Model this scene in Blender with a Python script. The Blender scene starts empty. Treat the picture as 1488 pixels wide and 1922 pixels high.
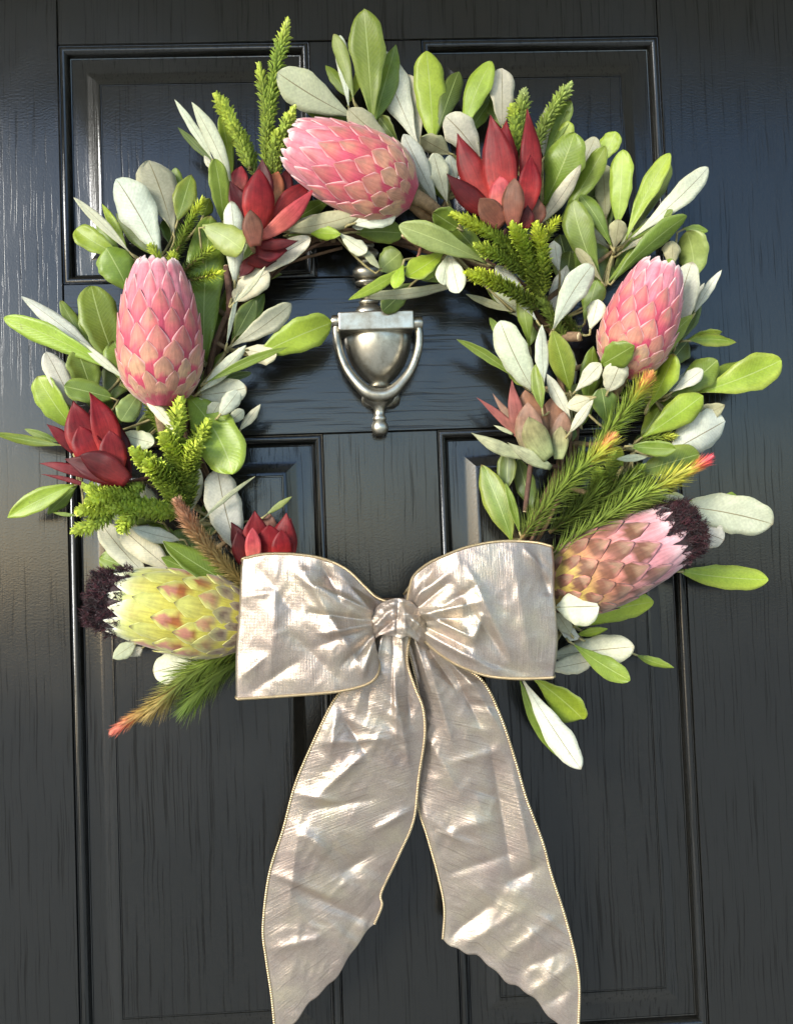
import bpy, math, random
from mathutils import Vector, noise, Matrix
random.seed(7)
S = bpy.context.scene
COL = S.collection
# ------------------------------------------------------------------ camera, sky, sun, exposure
F_PX, DIST, CAM_Z = 1700.0, 0.85, 1.45
YAW, PITCH, ROLL = 0.040, 0.042, -0.038
CAM = Vector((0, -DIST, CAM_Z))
_fw = Vector((math.sin(YAW)*math.cos(PITCH), math.cos(YAW)*math.cos(PITCH), math.sin(PITCH)))
_r0 = _fw.cross(Vector((0, 0, 1))).normalized(); _u0 = _r0.cross(_fw)
_rt = _r0*math.cos(ROLL) + _u0*math.sin(ROLL)
_up = -_r0*math.sin(ROLL) + _u0*math.cos(ROLL)
cd = bpy.data.cameras.new('camera'); cam = bpy.data.objects.new('camera', cd); COL.objects.link(cam)
cam.matrix_world = Matrix(((_rt.x, _up.x, -_fw.x, CAM.x), (_rt.y, _up.y, -_fw.y, CAM.y), (_rt.z, _up.z, -_fw.z, CAM.z), (0, 0, 0, 1)))
cd.sensor_fit = 'VERTICAL'; cd.sensor_height = 36.0; cd.lens = 36.0*F_PX/1922.0
cd.clip_start = 0.01; cd.clip_end = 500
S.camera = cam

SUN_EL, SUN_AZ = 19.0, 222.0          # azimuth measured from +y (north) clockwise: behind the camera, a little to its left
W = bpy.data.worlds.new('World'); S.world = W; W.use_nodes = True
wn = W.node_tree.nodes; wl = W.node_tree.links
bg = wn['Background']; sky = wn.new('ShaderNodeTexSky'); sky.sky_type = 'NISHITA'; sky.sun_disc = False
sky.sun_elevation = math.radians(SUN_EL); sky.sun_rotation = math.radians(SUN_AZ)
sky.air_density = 1.0; sky.dust_density = 0.5; sky.ozone_density = 2.4
wl.new(sky.outputs[0], bg.inputs[0]); bg.inputs[1].default_value = 0.15
sd = bpy.data.lights.new('sun', 'SUN'); sun = bpy.data.objects.new('sun', sd); COL.objects.link(sun)
sd.energy = 2.0; sd.angle = math.radians(20); sd.color = (1.0, 0.96, 0.88)
_az, _el = math.radians(SUN_AZ), math.radians(SUN_EL)
_sv = Vector((math.sin(_az)*math.cos(_el), math.cos(_az)*math.cos(_el), math.sin(_el)))
sun.rotation_euler = _sv.to_track_quat('Z', 'Y').to_euler(); sun.location = _sv*3
S.view_settings.view_transform = 'Standard'; S.view_settings.look = 'None'
S.view_settings.gamma = 1.0; S.view_settings.use_curve_mapping = False
S.view_settings.exposure = 1.42
S.render.engine = 'CYCLES'
S.cycles.max_bounces = 8; S.cycles.diffuse_bounces = 4; S.cycles.glossy_bounces = 4
S.cycles.use_denoising = True

# ------------------------------------------------------------------ helpers
def at(px, py, d=0.0):
    """the place d metres in front of the door face that the photograph shows at (px, py)"""
    v = _rt*((px-744)/F_PX) - _up*((py-961)/F_PX) + _fw
    return CAM + v*((DIST-d)/v.y)
def mpx(d): return (DIST-d)/F_PX
def rnd(a, b): return random.uniform(a, b)
def lerp(a, b, t): return a + (b-a)*t
def mixc(a, b, t): return tuple(a[i] + (b[i]-a[i])*t for i in range(3))
def clamp(x, a=0.0, b=1.0): return max(a, min(b, x))
def sm(a, b, x):
    t = clamp((x-a)/(b-a)); return t*t*(3-2*t)
def table(tb, x):
    if x <= tb[0][0]: return tb[0][1]
    for (x0, y0), (x1, y1) in zip(tb, tb[1:]):
        if x <= x1:
            t = (x-x0)/(x1-x0); return y0 + (y1-y0)*t
    return tb[-1][1]
def nz(p, s=1.0, k=0.0): return noise.noise(Vector((p[0]*s+k, p[1]*s+k*1.7, (p[2]*s if len(p) > 2 else 0)+k*.6)))
def spline(pts, n):
    """Catmull-Rom through the points, n samples spaced evenly along it"""
    P = [Vector(p) for p in pts]; out = []
    if len(P) == 2: return [P[0].lerp(P[1], i/(n-1)) for i in range(n)]
    fine = []
    for i in range(len(P)-1):
        a = P[i-1] if i else P[0]*2-P[1]; b = P[i]; c = P[i+1]; d = P[i+2] if i+2 < len(P) else P[-1]*2-P[-2]
        for k in range(16):
            t = k/16; fine.append(0.5*((2*b)+(c-a)*t+(2*a-5*b+4*c-d)*t*t+(3*b-a-3*c+d)*t**3))
    fine.append(P[-1]); L = [0]
    for a, b in zip(fine, fine[1:]): L.append(L[-1]+(b-a).length)
    j = 0
    for i in range(n):
        s = L[-1]*i/(n-1)
        while j < len(L)-2 and L[j+1] < s: j += 1
        t = (s-L[j])/max(1e-9, L[j+1]-L[j]); out.append(fine[j].lerp(fine[j+1], clamp(t)))
    return out
class MB:
    def __init__(s): s.v = []; s.f = []; s.c = []; s.uv = []; s.m = []
    def add(s, v, f, c=None, uv=None, m=0):
        o = len(s.v); s.v += [Vector(p) for p in v]; s.f += [tuple(i+o for i in q) for q in f]; s.m += [m]*len(f)
        if c is None: c = (1, 1, 1)
        s.c += list(c) if isinstance(c, list) else [c]*len(v)
        s.uv += list(uv) if uv else [(0, 0)]*len(v)
    def tube(s, pts, rad, n=6, c=None, m=0, caps=True):
        pts = [Vector(p) for p in pts]; k = len(pts); V = []; Fc = []
        t0 = (pts[1]-pts[0]).normalized(); ref = Vector((0, 1, 0)) if abs(t0.y) < .9 else Vector((1, 0, 0))
        for i, p in enumerate(pts):
            t = (pts[min(i+1, k-1)]-pts[max(i-1, 0)]).normalized()
            a = t.cross(ref).normalized(); b = a.cross(t); ref = b if b.length > .1 else ref
            r = rad[i] if isinstance(rad, (list, tuple)) else rad
            for j in range(n):
                q = 2*math.pi*j/n; V.append(p+(a*math.cos(q)+b*math.sin(q))*r)
        for i in range(k-1):
            for j in range(n): Fc.append((i*n+j, i*n+(j+1) % n, (i+1)*n+(j+1) % n, (i+1)*n+j))
        if caps: Fc += [tuple(range(n))[::-1], tuple(range((k-1)*n, k*n))]
        s.add(V, Fc, c, [(i//n/max(1, k-1), (i % n)/n) for i in range(k*n)], m)
    def lathe(s, prof, org, ax, n=32, c=None, m=0, ref=Vector((1, 0, 0)), sy=1.0):
        ax = Vector(ax).normalized(); a = (ref-ax*ref.dot(ax)).normalized(); b = ax.cross(a); V = []; Fc = []
        for (r, h) in prof:
            for j in range(n):
                q = 2*math.pi*j/n; V.append(Vector(org)+ax*h+a*(r*math.cos(q))+b*(r*sy*math.sin(q)))
        for i in range(len(prof)-1):
            for j in range(n): Fc.append((i*n+j, i*n+(j+1) % n, (i+1)*n+(j+1) % n, (i+1)*n+j))
        Fc += [tuple(range(n))[::-1], tuple(range((len(prof)-1)*n, len(prof)*n))]
        s.add(V, Fc, c, None, m)
    def build(s, name, mats, parent=None, origin=None, smooth=True, sharp=None, thick=None, bevel=None, subsurf=0):
        me = bpy.data.meshes.new(name)
        o = Vector(origin) if origin is not None else Vector((0, 0, 0))
        me.from_pydata([p-o for p in s.v], [], s.f); mats = mats if isinstance(mats, (list, tuple)) else [mats]
        for m in mats: me.materials.append(m)
        me.polygons.foreach_set('material_index', s.m)
        if smooth: me.polygons.foreach_set('use_smooth', [True]*len(s.f))
        ca = me.color_attributes.new('Col', 'FLOAT_COLOR', 'POINT'); fl = []
        for c in s.c: fl += [c[0], c[1], c[2], 1.0]
        ca.data.foreach_set('color', fl)
        ul = me.uv_layers.new(name='UVMap'); li = [0]*len(me.loops); me.loops.foreach_get('vertex_index', li); fl = []
        for i in li: fl += s.uv[i]
        ul.data.foreach_set('uv', fl)
        if sharp: me.set_sharp_from_angle(angle=math.radians(sharp))
        me.update(); ob = bpy.data.objects.new(name, me); COL.objects.link(ob)
        if parent: ob.parent = parent
        else: ob.location = o
        if thick:
            md = ob.modifiers.new('thickness', 'SOLIDIFY'); md.thickness = thick; md.offset = 0
        if bevel:
            md = ob.modifiers.new('edges', 'BEVEL'); md.width = bevel; md.segments = 2; md.limit_method = 'ANGLE'
        if subsurf:
            md = ob.modifiers.new('smooth', 'SUBSURF'); md.levels = subsurf; md.render_levels = subsurf
        return ob
def thing(name, label, cat, loc, group=None):
    e = bpy.data.objects.new(name, None); COL.objects.link(e); e.location = loc; e.empty_display_size = .02
    e['label'] = label; e['category'] = cat
    if group: e['group'] = group
    return e

# ------------------------------------------------------------------ materials
def mat(name):
    m = bpy.data.materials.new(name); m.use_nodes = True
    return m, m.node_tree.nodes, m.node_tree.links, m.node_tree.nodes['Principled BSDF']
def N(n, t, **kw):
    x = n.new(t)
    for k, v in kw.items():
        if k in x.inputs: x.inputs[k].default_value = v
        else: setattr(x, k, v)
    return x
def mathn(n, l, op, a, b=None, c=None):
    x = n.new('ShaderNodeMath'); x.operation = op
    for i, q in enumerate((a, b, c)):
        if q is None: continue
        if isinstance(q, (int, float)): x.inputs[i].default_value = q
        else: l.new(q, x.inputs[i])
    return x.outputs[0]
def ramp(n, l, src, stops):
    r = n.new('ShaderNodeValToRGB'); e = r.color_ramp.elements
    while len(e) < len(stops): e.new(.5)
    for q, (p, c) in zip(e, stops): q.position = p; q.color = (*c, 1) if len(c) == 3 else c
    l.new(src, r.inputs[0]); return r.outputs[0]
def mixn(n, l, kind, fac, a, b):
    x = n.new('ShaderNodeMix'); x.data_type = 'RGBA'; x.blend_type = kind
    for i, q in ((0, fac), (6, a), (7, b)):
        if isinstance(q, (int, float)): x.inputs[i].default_value = q
        elif isinstance(q, tuple): x.inputs[i].default_value = (*q, 1)
        else: l.new(q, x.inputs[i])
    return x.outputs[2]
def door_paint(name, horizontal=False):
    """black gloss paint over embossed wood grain"""
    m, n, l, b = mat(name)
    tc = N(n, 'ShaderNodeTexCoord'); mp = N(n, 'ShaderNodeMapping'); l.new(tc.outputs['Object'], mp.inputs[0])
    if horizontal: mp.inputs['Rotation'].default_value = (0, math.radians(90), 0)
    wob = N(n, 'ShaderNodeTexNoise', Scale=14.0, Detail=2.0); l.new(mp.outputs[0], wob.inputs['Vector'])
    ad = N(n, 'ShaderNodeVectorMath', operation='MULTIPLY_ADD'); l.new(wob.outputs['Color'], ad.inputs[0]); ad.inputs[1].default_value = (.006, 0, 0); l.new(mp.outputs[0], ad.inputs[2])
    st = N(n, 'ShaderNodeMapping'); l.new(ad.outputs[0], st.inputs[0]); st.inputs['Scale'].default_value = (560, 560, 9)
    g1 = N(n, 'ShaderNodeTexNoise', Scale=1.0, Detail=3.0, Roughness=.55); l.new(st.outputs[0], g1.inputs['Vector'])
    pores = ramp(n, l, g1.outputs[0], [(.35, (0, 0, 0)), (.44, (1, 1, 1))])
    st2 = N(n, 'ShaderNodeMapping'); l.new(ad.outputs[0], st2.inputs[0]); st2.inputs['Scale'].default_value = (90, 90, 5)
    g2 = N(n, 'ShaderNodeTexNoise', Scale=1.0, Detail=4.0); l.new(st2.outputs[0], g2.inputs['Vector'])
    g3 = N(n, 'ShaderNodeTexNoise', Scale=520.0, Detail=3.0); l.new(tc.outputs['Object'], g3.inputs['Vector'])
    pores0 = pores; msk = N(n, 'ShaderNodeTexNoise', Scale=9.0, Detail=2.0); l.new(mp.outputs[0], msk.inputs['Vector'])
    pores = mathn(n, l, 'MULTIPLY', pores, ramp(n, l, msk.outputs[0], [(.35, (.45,)*3), (.6, (1,)*3)]))
    h = mathn(n, l, 'MULTIPLY_ADD', pores, .26, mathn(n, l, 'MULTIPLY_ADD', g2.outputs[0], .32, mathn(n, l, 'MULTIPLY', g3.outputs[0], .34)))
    bp = N(n, 'ShaderNodeBump', Strength=.36, Distance=.0006); l.new(h, bp.inputs['Height']); l.new(bp.outputs[0], b.inputs['Normal'])
    big = N(n, 'ShaderNodeTexNoise', Scale=6.0, Detail=5.0); l.new(tc.outputs['Object'], big.inputs['Vector'])
    l.new(ramp(n, l, big.outputs[0], [(.3, (.13,)*3), (.75, (.27,)*3)]), b.inputs['Roughness'])
    paint_tone = ramp(n, l, g3.outputs[0], [(.35, (.0035, .0034, .0029)), (.75, (.0088, .0083, .0066))])  # warm near-black base colour, mottled by fine noise
    # a few flecks of old white paint and nicks
    vo = N(n, 'ShaderNodeTexVoronoi', Scale=26.0, feature='F1'); l.new(tc.outputs['Object'], vo.inputs['Vector'])
    fl = mathn(n, l, 'LESS_THAN', vo.outputs['Distance'], .035)
    vs = N(n, 'ShaderNodeSeparateColor'); l.new(vo.outputs['Color'], vs.inputs[0])
    fl = mathn(n, l, 'MULTIPLY', fl, mathn(n, l, 'GREATER_THAN', vs.outputs[0], .975))
    l.new(mixn(n, l, 'MIX', fl, paint_tone, (.45, .44, .40)), b.inputs['Base Color'])
    pit = mathn(n, l, 'MULTIPLY_ADD', pores0, .50, .50)       # shade of the deep pores put in as lowered gloss
    l.new(mathn(n, l, 'MULTIPLY', pit, .5), b.inputs['Specular IOR Level']); l.new(mathn(n, l, 'MULTIPLY', pit, .2), b.inputs['Coat Weight'])
    b.inputs['Specular Tint'].default_value = (.95, .97, 1.0, 1)  # faint blue tint put in for the blue of the reflected sky
    b.inputs['Coat Roughness'].default_value = .12; b.inputs['Coat Tint'].default_value = (1, 1, 1, 1)
    l.new(bp.outputs[0], b.inputs['Coat Normal'])
    return m
M_DV = door_paint('black_door_paint'); M_DH = door_paint('black_door_paint_rail', True)

def leaf_mat(name, under):
    m, n, l, b = mat(name)
    at_ = N(n, 'ShaderNodeAttribute', attribute_name='Col'); uv = N(n, 'ShaderNodeUVMap'); sp = N(n, 'ShaderNodeSeparateXYZ'); l.new(uv.outputs[0], sp.inputs[0])
    tc = N(n, 'ShaderNodeTexCoord')
    av = mathn(n, l, 'ABSOLUTE', sp.outputs[1])
    no = N(n, 'ShaderNodeTexNoise', Scale=45.0, Detail=5.0, Roughness=.6); l.new(tc.outputs['Object'], no.inputs['Vector'])
    fine = N(n, 'ShaderNodeTexNoise', Scale=420.0, Detail=3.0); l.new(tc.outputs['Object'], fine.inputs['Vector'])
    c = mixn(n, l, 'MULTIPLY', .55 if not under else .35, at_.outputs['Color'], ramp(n, l, no.outputs[0], [(.3, (.62, .66, .5)), (.7, (1.22, 1.18, 1.2))]))
    c = mixn(n, l, 'MULTIPLY', .25, c, ramp(n, l, fine.outputs[0], [(.35, (.6,)*3), (.65, (1.25,)*3)]))
    # side veins leave the midrib at a slant
    ph = mathn(n, l, 'SUBTRACT', mathn(n, l, 'MULTIPLY', sp.outputs[0], 150.0), mathn(n, l, 'MULTIPLY', av, 26.0))
    nv = mathn(n, l, 'MULTIPLY_ADD', no.outputs[0], 3.5, ph)
    vein = mathn(n, l, 'POWER', mathn(n, l, 'MULTIPLY_ADD', mathn(n, l, 'SINE', nv), .5, .5), 6.0)
    mid = mathn(n, l, 'LESS_THAN', av, .030 if under else .032)
    if under:
        c = mixn(n, l, 'MIX', mathn(n, l, 'MULTIPLY', vein, .16), c, (.36, .36, .25))
        blot = N(n, 'ShaderNodeTexNoise', Scale=130.0, Detail=2.0); l.new(tc.outputs['Object'], blot.inputs['Vector'])
        c = mixn(n, l, 'MIX', ramp(n, l, blot.outputs[0], [(.70, (0, 0, 0)), (.78, (.45,)*3)]), c, (.25, .22, .13))
        c = mixn(n, l, 'MIX', mathn(n, l, 'MULTIPLY', mid, .8), c, (.20, .16, .07))
        b.inputs['Roughness'].default_value = .72; b.inputs['Specular IOR Level'].default_value = .25
        b.inputs['Sheen Weight'].default_value = .25; b.inputs['Sheen Roughness'].default_value = .5
    else:
        blot = N(n, 'ShaderNodeTexNoise', Scale=85.0, Detail=3.0, Roughness=.6); l.new(tc.outputs['Object'], blot.inputs['Vector'])
        c = mixn(n, l, 'MIX', ramp(n, l, blot.outputs[0], [(.69, (0, 0, 0)), (.76, (.6,)*3)]), c, (.12, .08, .03))
        c = mixn(n, l, 'MIX', mathn(n, l, 'MULTIPLY', vein, .12), c, (.34, .42, .16))
        c = mixn(n, l, 'MIX', mathn(n, l, 'MULTIPLY', mid, .6), c, (.42, .50, .18))
        b.inputs['Roughness'].default_value = .40; b.inputs['Specular IOR Level'].default_value = .45
    h = mathn(n, l, 'MULTIPLY_ADD', vein, -.35 if not under else .4, mathn(n, l, 'MULTIPLY_ADD', fine.outputs[0], .5, mathn(n, l, 'MULTIPLY', mid, .8 if under else -.6)))
    bp = N(n, 'ShaderNodeBump', Strength=.35, Distance=.0004); l.new(h, bp.inputs['Height']); l.new(bp.outputs[0], b.inputs['Normal'])
    l.new(c, b.inputs['Base Color'])
    b.inputs['Subsurface Weight'].default_value = .0
    tr = N(n, 'ShaderNodeBsdfTranslucent'); l.new(c, tr.inputs[0]); mx = N(n, 'ShaderNodeMixShader'); mx.inputs[0].default_value = .24
    l.new(b.outputs[0], mx.inputs[1]); l.new(tr.outputs[0], mx.inputs[2]); l.new(mx.outputs[0], n['Material Output'].inputs[0])
    return m
M_TOP = leaf_mat('leaf_top', False); M_UND = leaf_mat('leaf_felt_underside', True)

def vcol_mat(name, rough=.5, spec=.4, nscale=90.0, namt=.45, bump=.3, sheen=0.0, streak=None):
    m, n, l, b = mat(name)
    a = N(n, 'ShaderNodeAttribute', attribute_name='Col'); tc = N(n, 'ShaderNodeTexCoord')
    no = N(n, 'ShaderNodeTexNoise', Scale=nscale, Detail=5.0, Roughness=.65); l.new(tc.outputs['Object'], no.inputs['Vector'])
    c = mixn(n, l, 'MULTIPLY', namt, a.outputs['Color'], ramp(n, l, no.outputs[0], [(.3, (.5,)*3), (.7, (1.35,)*3)]))
    h = no.outputs[0]
    if streak:   # fine lines that run along the bract
        uv = N(n, 'ShaderNodeUVMap'); mp = N(n, 'ShaderNodeMapping'); l.new(uv.outputs[0], mp.inputs[0]); mp.inputs['Scale'].default_value = (2.0, streak, 1)
        sn = N(n, 'ShaderNodeTexNoise', Scale=1.0, Detail=4.0); l.new(mp.outputs[0], sn.inputs['Vector'])
        c = mixn(n, l, 'MULTIPLY', .55, c, ramp(n, l, sn.outputs[0], [(.3, (.62,)*3), (.7, (1.25,)*3)]))
        h = mathn(n, l, 'MULTIPLY_ADD', sn.outputs[0], .8, no.outputs[0])
    bp = N(n, 'ShaderNodeBump', Strength=bump, Distance=.0006); l.new(h, bp.inputs['Height']); l.new(bp.outputs[0], b.inputs['Normal'])
    l.new(c, b.inputs['Base Color']); b.inputs['Roughness'].default_value = rough; b.inputs['Specular IOR Level'].default_value = spec
    b.inputs['Sheen Weight'].default_value = sheen
    return m
M_BRACT = vcol_mat('protea_bract', .6, .3, 160, .4, .3, .25, 9.0)
M_CONE = vcol_mat('conebush_bract', .48, .22, 110, .7, .45, .0, 7.0)
M_NEED = vcol_mat('needle_leaf', .45, .4, 200, .3, .1)
M_TWIG = vcol_mat('twig_bark', .85, .2, 260, .75, .8)
M_HAIR = vcol_mat('dark_plume', .9, .1, 300, .3, .1, .2)

def metal_mat():
    m, n, l, b = mat('antique_nickel')
    tc = N(n, 'ShaderNodeTexCoord'); no = N(n, 'ShaderNodeTexNoise', Scale=70.0, Detail=6.0, Roughness=.65); l.new(tc.outputs['Object'], no.inputs['Vector'])
    b.inputs['Metallic'].default_value = 1.0
    l.new(ramp(n, l, no.outputs[0], [(.3, (.19, .175, .14)), (.62, (.50, .47, .39))]), b.inputs['Base Color'])
    l.new(ramp(n, l, no.outputs[0], [(.3, (.48,)*3), (.7, (.27,)*3)]), b.inputs['Roughness'])
    f = N(n, 'ShaderNodeTexNoise', Scale=600.0, Detail=2.0); l.new(tc.outputs['Object'], f.inputs['Vector'])
    bp = N(n, 'ShaderNodeBump', Strength=.12, Distance=.0003); l.new(f.outputs[0], bp.inputs['Height']); l.new(bp.outputs[0], b.inputs['Normal'])
    return m
M_METAL = metal_mat()
def ribbon_mat():
    m, n, l, b = mat('champagne_lame')
    uv = N(n, 'ShaderNodeUVMap'); tc = N(n, 'ShaderNodeTexCoord')
    # thick slub threads run across the ribbon, the weave is a fine grid
    mp = N(n, 'ShaderNodeMapping'); l.new(uv.outputs[0], mp.inputs[0]); mp.inputs['Scale'].default_value = (3.0, 190.0, 1)
    sl = N(n, 'ShaderNodeTexNoise', Scale=1.0, Detail=2.0, Roughness=.5); l.new(mp.outputs[0], sl.inputs['Vector'])
    slub = ramp(n, l, sl.outputs[0], [(.61, (0, 0, 0)), (.69, (1, 1, 1))])
    w1 = N(n, 'ShaderNodeTexWave', Scale=260.0, Distortion=.6, bands_direction='X'); l.new(tc.outputs['Object'], w1.inputs['Vector'])
    w2 = N(n, 'ShaderNodeTexWave', Scale=260.0, Distortion=.6, bands_direction='Z'); l.new(tc.outputs['Object'], w2.inputs['Vector'])
    weave = mathn(n, l, 'MULTIPLY', w1.outputs['Fac'], w2.outputs['Fac'])
    gl = N(n, 'ShaderNodeTexNoise', Scale=1500.0, Detail=1.0); l.new(tc.outputs['Object'], gl.inputs['Vector'])
    pt = N(n, 'ShaderNodeTexNoise', Scale=24.0, Detail=4.0, Roughness=.6); l.new(tc.outputs['Object'], pt.inputs['Vector'])
    cr = N(n, 'ShaderNodeTexNoise', Scale=60.0, Detail=4.0, Roughness=.55, Distortion=.6); l.new(tc.outputs['Object'], cr.inputs['Vector'])
    c = ramp(n, l, pt.outputs[0], [(.32, (.36, .29, .255)), (.5, (.43, .36, .305)), (.68, (.51, .44, .335))])
    c = mixn(n, l, 'MULTIPLY', .5, c, ramp(n, l, gl.outputs[0], [(.35, (.62,)*3), (.7, (1.2,)*3)]))
    c = mixn(n, l, 'MIX', mathn(n, l, 'MULTIPLY', slub, .5), c, (.22, .18, .15))
    l.new(c, b.inputs['Base Color']); b.inputs['Metallic'].default_value = .78
    l.new(ramp(n, l, pt.outputs[0], [(.35, (.44,)*3), (.65, (.33,)*3)]), b.inputs['Roughness'])
    h = mathn(n, l, 'MULTIPLY_ADD', weave, .25, mathn(n, l, 'MULTIPLY_ADD', gl.outputs[0], .5, mathn(n, l, 'MULTIPLY_ADD', sl.outputs[0], 1.1, mathn(n, l, 'MULTIPLY', cr.outputs[0], .35))))
    bp = N(n, 'ShaderNodeBump', Strength=.5, Distance=.0007); l.new(h, bp.inputs['Height']); l.new(bp.outputs[0], b.inputs['Normal'])
    return m
M_RIB = ribbon_mat()
def trim_mat():
    m, n, l, b = mat('gold_wire_edge')
    uv = N(n, 'ShaderNodeUVMap'); w = N(n, 'ShaderNodeTexWave', Scale=60.0, bands_direction='X'); l.new(uv.outputs[0], w.inputs['Vector'])
    l.new(ramp(n, l, w.outputs['Fac'], [(.2, (.34, .24, .13)), (.7, (.72, .58, .36))]), b.inputs['Base Color'])
    b.inputs['Metallic'].default_value = .8; b.inputs['Roughness'].default_value = .4
    bp = N(n, 'ShaderNodeBump', Strength=.8, Distance=.0006); l.new(w.outputs['Fac'], bp.inputs['Height']); l.new(bp.outputs[0], b.inputs['Normal'])
    return m
M_TRIM = trim_mat()

# ------------------------------------------------------------------ the door
DX = (-.72, -.270, -.033, .0755, .306, .62)       # slab edge, panel edges, slab edge (metres from the camera's foot)
ZT, ZUB, ZLT, ZLB = CAM_Z+.490, CAM_Z+.2605, CAM_Z+.112, CAM_Z-.455
Z0, Z1 = .02, 2.28
door = thing('front_door', 'black glossy panelled front door with embossed wood grain', 'door', (0, 0, Z0)); door['kind'] = 'structure'
def slab(name, x0, x1, z0, z1, m, grain_shift):
    g = .00035; e = .0007
    mb = MB(); a, b, c, d = x0+g, x1-g, z0+g, z1-g
    fr = [(a+e, 0, c+e), (b-e, 0, c+e), (b-e, 0, d-e), (a+e, 0, d-e)]
    md = [(a, e, c), (b, e, c), (b, e, d), (a, e, d)]; bk = [(a, .015, c), (b, .015, c), (b, .015, d), (a, .015, d)]
    mb.add(fr+md+bk, [(0, 1, 2, 3), (4, 5, 1, 0), (5, 6, 2, 1), (6, 7, 3, 2), (7, 4, 0, 3), (8, 9, 5, 4), (9, 10, 6, 5), (10, 11, 7, 6), (11, 8, 4, 7), (11, 10, 9, 8)])
    return mb.build(name, m, door, (0, 0, Z0), smooth=False)
slab('stile', DX[0], DX[1], Z0, Z1, M_DV, 0); slab('stile', DX[4], DX[5], Z0, Z1, M_DV, 0)
slab('rail', DX[1], DX[4], ZT, Z1, M_DV, 0); slab('rail', DX[1], DX[4], ZLT, ZUB, M_DH, 0); slab('rail', DX[1], DX[4], Z0, ZLB, M_DH, 0)
slab('mullion', DX[2], DX[3], ZUB, ZT, M_DV, 0); slab('mullion', DX[2], DX[3], ZLB, ZLT, M_DV, 0)
mb = MB(); mb.add([(DX[0], .016, Z0), (DX[5], .016, Z0), (DX[5], .016, Z1), (DX[0], .016, Z1), (DX[0], .044, Z0), (DX[5], .044, Z0), (DX[5], .044, Z1), (DX[0], .044, Z1)], [(0, 1, 2, 3), (7, 6, 5, 4), (0, 4, 5, 1), (1, 5, 6, 2), (2, 6, 7, 3), (3, 7, 4, 0)]); mb.build('core', M_DV, door, (0, 0, Z0), smooth=False)
# raised and fielded panels: a rounded moulding, a sunk margin, a bevel and the field
PROF = [(0, 0.0), (.4, -1.6), (1.0, -1.7), (1.8, -.9), (3.0, -.45), (4.6, -.7), (6.2, -1.9), (7.6, -3.8), (8.6, -6.2), (9.2, -8.0), (10.0, -8.3),
        (10.6, -8.0), (24.0, -7.0), (27, -6.2), (34.5, -3.0), (36.5, -2.4), (37.6, -2.3), (38.2, -3.1), (39.0, -3.1), (39.6, -2.5), (41, -2.4)]
def panel(x0, x1, z0, z1):
    def ring(i, k):
        a, b, c, d = x0+i, x1-i, z0+i, z1-i; out = []
        for (p, q) in (((a, c), (b, c)), ((b, c), (b, d)), ((b, d), (a, d)), ((a, d), (a, c))): out.append((p[0], -PROF[k][1]*.001, p[1]))
        return out
    fm = MB()
    n = len(PROF); split = 11
    for part, (k0, k1) in (('moulding', (0, split)), ('field', (split-1, n-1))):
        mb = MB(); V = []; Fc = []
        for k in range(k0, k1+1): V += ring(PROF[k][0]*.001, k)
        for k in range(k1-k0):
            for j in range(4): Fc.append((k*4+j, k*4+(j+1) % 4, (k+1)*4+(j+1) % 4, (k+1)*4+j))
        if part == 'field': q = (k1-k0)*4; Fc.append((q, q+1, q+2, q+3))
        if part == 'field':
            mb.add(V, Fc); p = mb.build('panel', M_DV, door, (0, 0, Z0), smooth=True, sharp=20)
        else: fm.add(V, Fc)
    return fm.build('moulding', M_DV, p, (0, 0, Z0), smooth=True, sharp=32)
for (a, b) in ((DX[1], DX[2]), (DX[3], DX[4])):
    panel(a, b, ZUB, ZT); panel(a, b, ZLB, ZLT)

# unseen paving and porch soffit, added for the door's reflections and soft front light
def sheet(name, x0, x1, y0, y1, z0, z1, m):
    mb = MB(); c = [(x, y, z) for z in (z0, z1) for (x, y) in ((x0, y0), (x1, y0), (x1, y1), (x0, y1))]
    mb.add(c, [(3, 2, 1, 0), (4, 5, 6, 7), (0, 1, 5, 4), (1, 2, 6, 5), (2, 3, 7, 6), (3, 0, 4, 7)]); o = mb.build(name, m, None, None, smooth=False); o['kind'] = 'structure'; return o
def stone_mat(name, c0, c1, sc):
    m, n, l, b = mat(name); tc = N(n, 'ShaderNodeTexCoord'); no = N(n, 'ShaderNodeTexNoise', Scale=sc, Detail=6.0); l.new(tc.outputs['Object'], no.inputs['Vector'])
    l.new(ramp(n, l, no.outputs[0], [(.3, c0), (.7, c1)]), b.inputs['Base Color']); b.inputs['Roughness'].default_value = .85; return m
sheet('ground', -60, 60, -90, .04, -.10, 0, stone_mat('pale_paving', (.48, .44, .35), (.58, .53, .43), 3.0))
sheet('unseen_porch_ceiling', -2.2, 2.2, -1.1, .04, 2.42, 2.50, stone_mat('unseen_soffit', (.82, .78, .66), (.86, .82, .70), 2.0))

# ------------------------------------------------------------------ the knocker
KX = at(710, 620).x; K0 = at(710, 600, .02)
kn = thing('door_knocker', 'antique nickel urn door knocker on the black middle rail', 'door knocker', at(710, 815))
KO = kn.location.copy()
px_ = mpx(.015)
def KZ(py): return at(711, py, .018).z
def KXx(px, py=640): return at(px, py, .018).x
cx = KXx(708); zt = KZ(590)
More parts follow.
